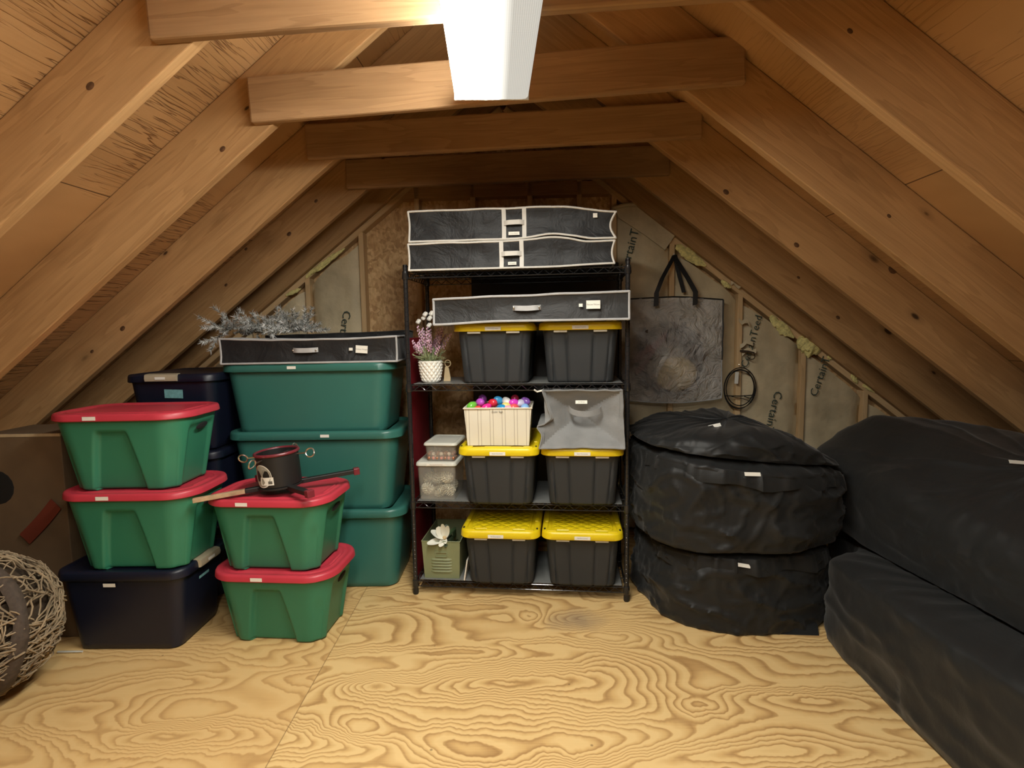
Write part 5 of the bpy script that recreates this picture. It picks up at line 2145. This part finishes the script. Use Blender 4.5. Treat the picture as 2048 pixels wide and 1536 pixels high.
for i in range(170):
    a = random.uniform(0, 2 * pi)
    r = 0.20 + random.uniform(-0.04, 0.05)
    p0 = cc + Vector((r * cos(a), random.uniform(-0.02, 0.02), r * 0.95 * sin(a) + 0.02))
    d = Vector((cos(a + random.uniform(0.6, 2.4)), random.uniform(-0.2, 0.2), sin(a + random.uniform(0.6, 2.4))))
    petal(b, p0, d, (0, -1, 0), 0.06, 0.012, 0.1)
b.tube([cc + Vector((0.20 * cos(a), 0, 0.19 * sin(a) + 0.02)) for a in [2 * pi * i / 30 for i in range(30)]], 0.016, 8, closed=True)
o = b.build('wreath', plain('dusky_wreath', (0.10, 0.075, 0.06), 0.7, 0.5, 30), smooth=60)
o.matrix_world = WM
tag(o, 'dusky brown wreath inside the clear hanging bag', 'wreath')

# wire wreath form with a white tag
t = thing('wreath_form', 'round black wire wreath form hanging from a nail by the clear bag', 'wreath form', WM @ wl(1480, 776, -0.03), WR)
b = MB()
for r, dx, dz, y in ((0.112, 0, 0, 0.0), (0.098, -0.004, 0.002, -0.012), (0.108, -0.006, -0.008, -0.004)):
    b.tube([(dx + r * cos(a), y, dz + r * 1.30 * sin(a)) for a in [2 * pi * i / 48 for i in range(48)]], 0.0038, 6, closed=True)
b.build('hoops', MAT['blackmetal'], t)
b = MB()
b.tube([(-0.11, 0, -0.055), (0.0, -0.004, -0.058), (0.108, 0, -0.052)], 0.004, 6)
b.tube([(-0.06, -0.004, -0.06), (0.03, 0, -0.08), (0.085, 0, -0.105)], 0.0025, 6)
b.tube([(0.03, -0.004, -0.06), (0.07, 0, -0.075), (0.10, 0, -0.06)], 0.003, 6)
b.build('cross_wires', MAT['blackmetal'], t)
b = MB()
b.box((-0.030, -0.012, 0.075), (0.026, 0.002, 0.085), (0, 0.06, 0))
b.build('paper_tag', MAT['label'], t, smooth=None)
b = MB()
pts = [wl(1480, 702, -0.03), wl(1496, 703, -0.04), wl(1508, 706, -0.04)] + [wl(1503 + 7 * cos(a), 713 + 6 * sin(a), -0.04) for a in [-0.6 + i * 0.55 for i in range(9)]]
b.tube(pts, [0.008, 0.008, 0.006] + [0.0032] * 9, 6)
o = b.build('wire_hook', MAT['twigcore'], smooth=60)
o.matrix_world = WM
tag(o, 'small dark curled wire hook sticking out beside the stud', 'hook')

# ------------------------------------------------------------------ left edge: cardboard box, strap, vine bundle
t = thing('cardboard_box', 'tall brown cardboard box against the left frame edge', 'box', (-2.42, 2.82, 0), 0.0)
b = MB()
b.box((0, 0, 0.515), (0.44, 0.36, 1.03))
bevel(b.build('carton', MAT['cardboard'], t, smooth=None), 0.004)
b = MB()
b.box((0.0, -0.178, 1.033), (0.44, 0.008, 0.014))
b.build('top_edge', MAT['cardedge'], t, smooth=None)
b = MB()
b.ell((0, 0, 0), (0.085, 0.004, 0.085), 24, 8)
o = b.build('hand_hole', MAT['dark'], t)
hp_ = at(2, 975, 2.64)
o.location = (hp_.x + 2.42 - 0.02, -0.181, hp_.z)
b = MB()
pts = [at(u, v, 2.625) for u, v in ((112, 1008), (98, 1026), (82, 1045), (66, 1062), (50, 1078))]
b.ribbon(pts, (0.045, 0.0, -0.05), 0.006)
o = b.build('orange_strap', MAT['orange'], smooth=60)
tag(o, 'dull orange red strap hanging down the front of the cardboard box', 'strap')

VC = Vector((-2.300, 2.17, 0.315))
t = thing('vine_bundle', 'bundle of bleached grapevine tied with a dark strap at the left edge', 'bundle', (VC.x, VC.y, 0))
VR = Vector((0.365, 0.315, 0.315))
b = MB()
rings = []
for i in range(25):
    th = pi * (0.02 + 0.96 * i / 24)
    ring = []
    for k in range(40):
        a = 2 * pi * k / 40
        d = Vector((sin(th) * cos(a), sin(th) * sin(a), -cos(th)))
        r = 0.84 + 0.05 * noise.noise(d * 3)
        p = Vector((d.x * VR.x, d.y * VR.y, d.z * VR.z)) * r
        p.z = max(p.z + VC.z, 0.004)
        ring.append(p)
    rings.append(ring)
b.loft(rings)
b.build('core', MAT['twigcore'], t, smooth=60)
random.seed(77)
b = MB()
for i in range(330):
    ax = Vector((random.gauss(0.5, 0.55), random.gauss(-0.25, 0.5), random.gauss(0.9, 0.45))).normalized()
    u = ax.orthogonal().normalized()
    w = ax.cross(u)
    off = random.uniform(-0.75, 0.75)
    a0 = random.uniform(0, 2 * pi)
    span = random.uniform(0.8, 2.6)
    pts = []
    rr = sqrt(max(0.05, 1 - off * off))
    for k in range(15):
        a = a0 + span * k / 14
        d = (ax * off + (u * cos(a) + w * sin(a)) * rr)
        d = d + 0.16 * Vector((noise.noise(d * 3.5 + Vector((i, 0, 0))), noise.noise(d * 3.5 + Vector((0, i, 0))), noise.noise(d * 3.5 + Vector((0, 0, i)))))
        d = d.normalized() * (0.95 + 0.10 * noise.noise(d * 4 + Vector((i * 0.7, 0, 0))) + 0.03 * random.random())
        p = Vector((d.x * VR.x, d.y * VR.y, d.z * VR.z + VC.z))
        p.z = max(p.z, 0.005)
        pts.append(p)
    b.tube(pts, random.uniform(0.0022, 0.0040), 5)
o = b.build('vines', MAT['twig'], t)
tag(o, kind='stuff')
b = MB()
pts = []
for k in range(40):
    a = 2 * pi * k / 40
    d = Vector((0.953 * cos(a) , -0.30 * cos(a) + 0.10 * sin(2 * a), sin(a))).normalized() * (0.985 + 0.03 * noise.noise(Vector((cos(a) * 3, sin(a) * 3, 2))))
    pts.append(Vector((d.x * VR.x, d.y * VR.y, max(0.012, d.z * VR.z + VC.z))))
rr = []
for i, p in enumerate(pts):
    n_ = Vector((p.x, p.y, p.z - VC.z)).normalized()
    tg = (pts[(i + 1) % 40] - pts[i - 1]).normalized()
    sd = tg.cross(n_).normalized()
    hw = 0.034 + 0.010 * noise.noise(p * 9)
    rr.append([p - sd * hw - n_ * 0.012, p - sd * hw * 0.5 + n_ * 0.010, p + sd * hw * 0.4 + n_ * 0.012, p + sd * hw - n_ * 0.010, p - n_ * 0.02])
b.loft(rr + [rr[0]], False, False)
b.build('tie_strap', MAT['strap'], t, smooth=70)
b = MB()
pts = [at(u, v, 2.50) for u, v in ((112, 1270), (124, 1274), (138, 1270), (150, 1258), (160, 1250))]
for q in pts:
    q.z = 0.006
o = b
o.tube(pts, 0.005, 6)
o = o.build('cable_end', MAT['greypanel'], smooth=60)
tag(o, 'grey cable end on the floor beside the navy tote', 'cable')

# ------------------------------------------------------------------ world and view
w = bpy.data.worlds.new('world')
SC.world = w
w.use_nodes = True
w.node_tree.nodes['Background'].inputs[0].default_value = (0.9, 0.95, 1.0, 1)
w.node_tree.nodes['Background'].inputs[1].default_value = 0.02
SC.cycles.max_bounces = 6
SC.cycles.adaptive_threshold = 0.03
SC.cycles.diffuse_bounces = 4
SC.cycles.transparent_max_bounces = 10
SC.view_settings.view_transform = 'Standard'
SC.view_settings.look = 'None'
SC.view_settings.exposure = 0.95
SC.view_settings.gamma = 1.0
SC.view_settings.use_curve_mapping = False
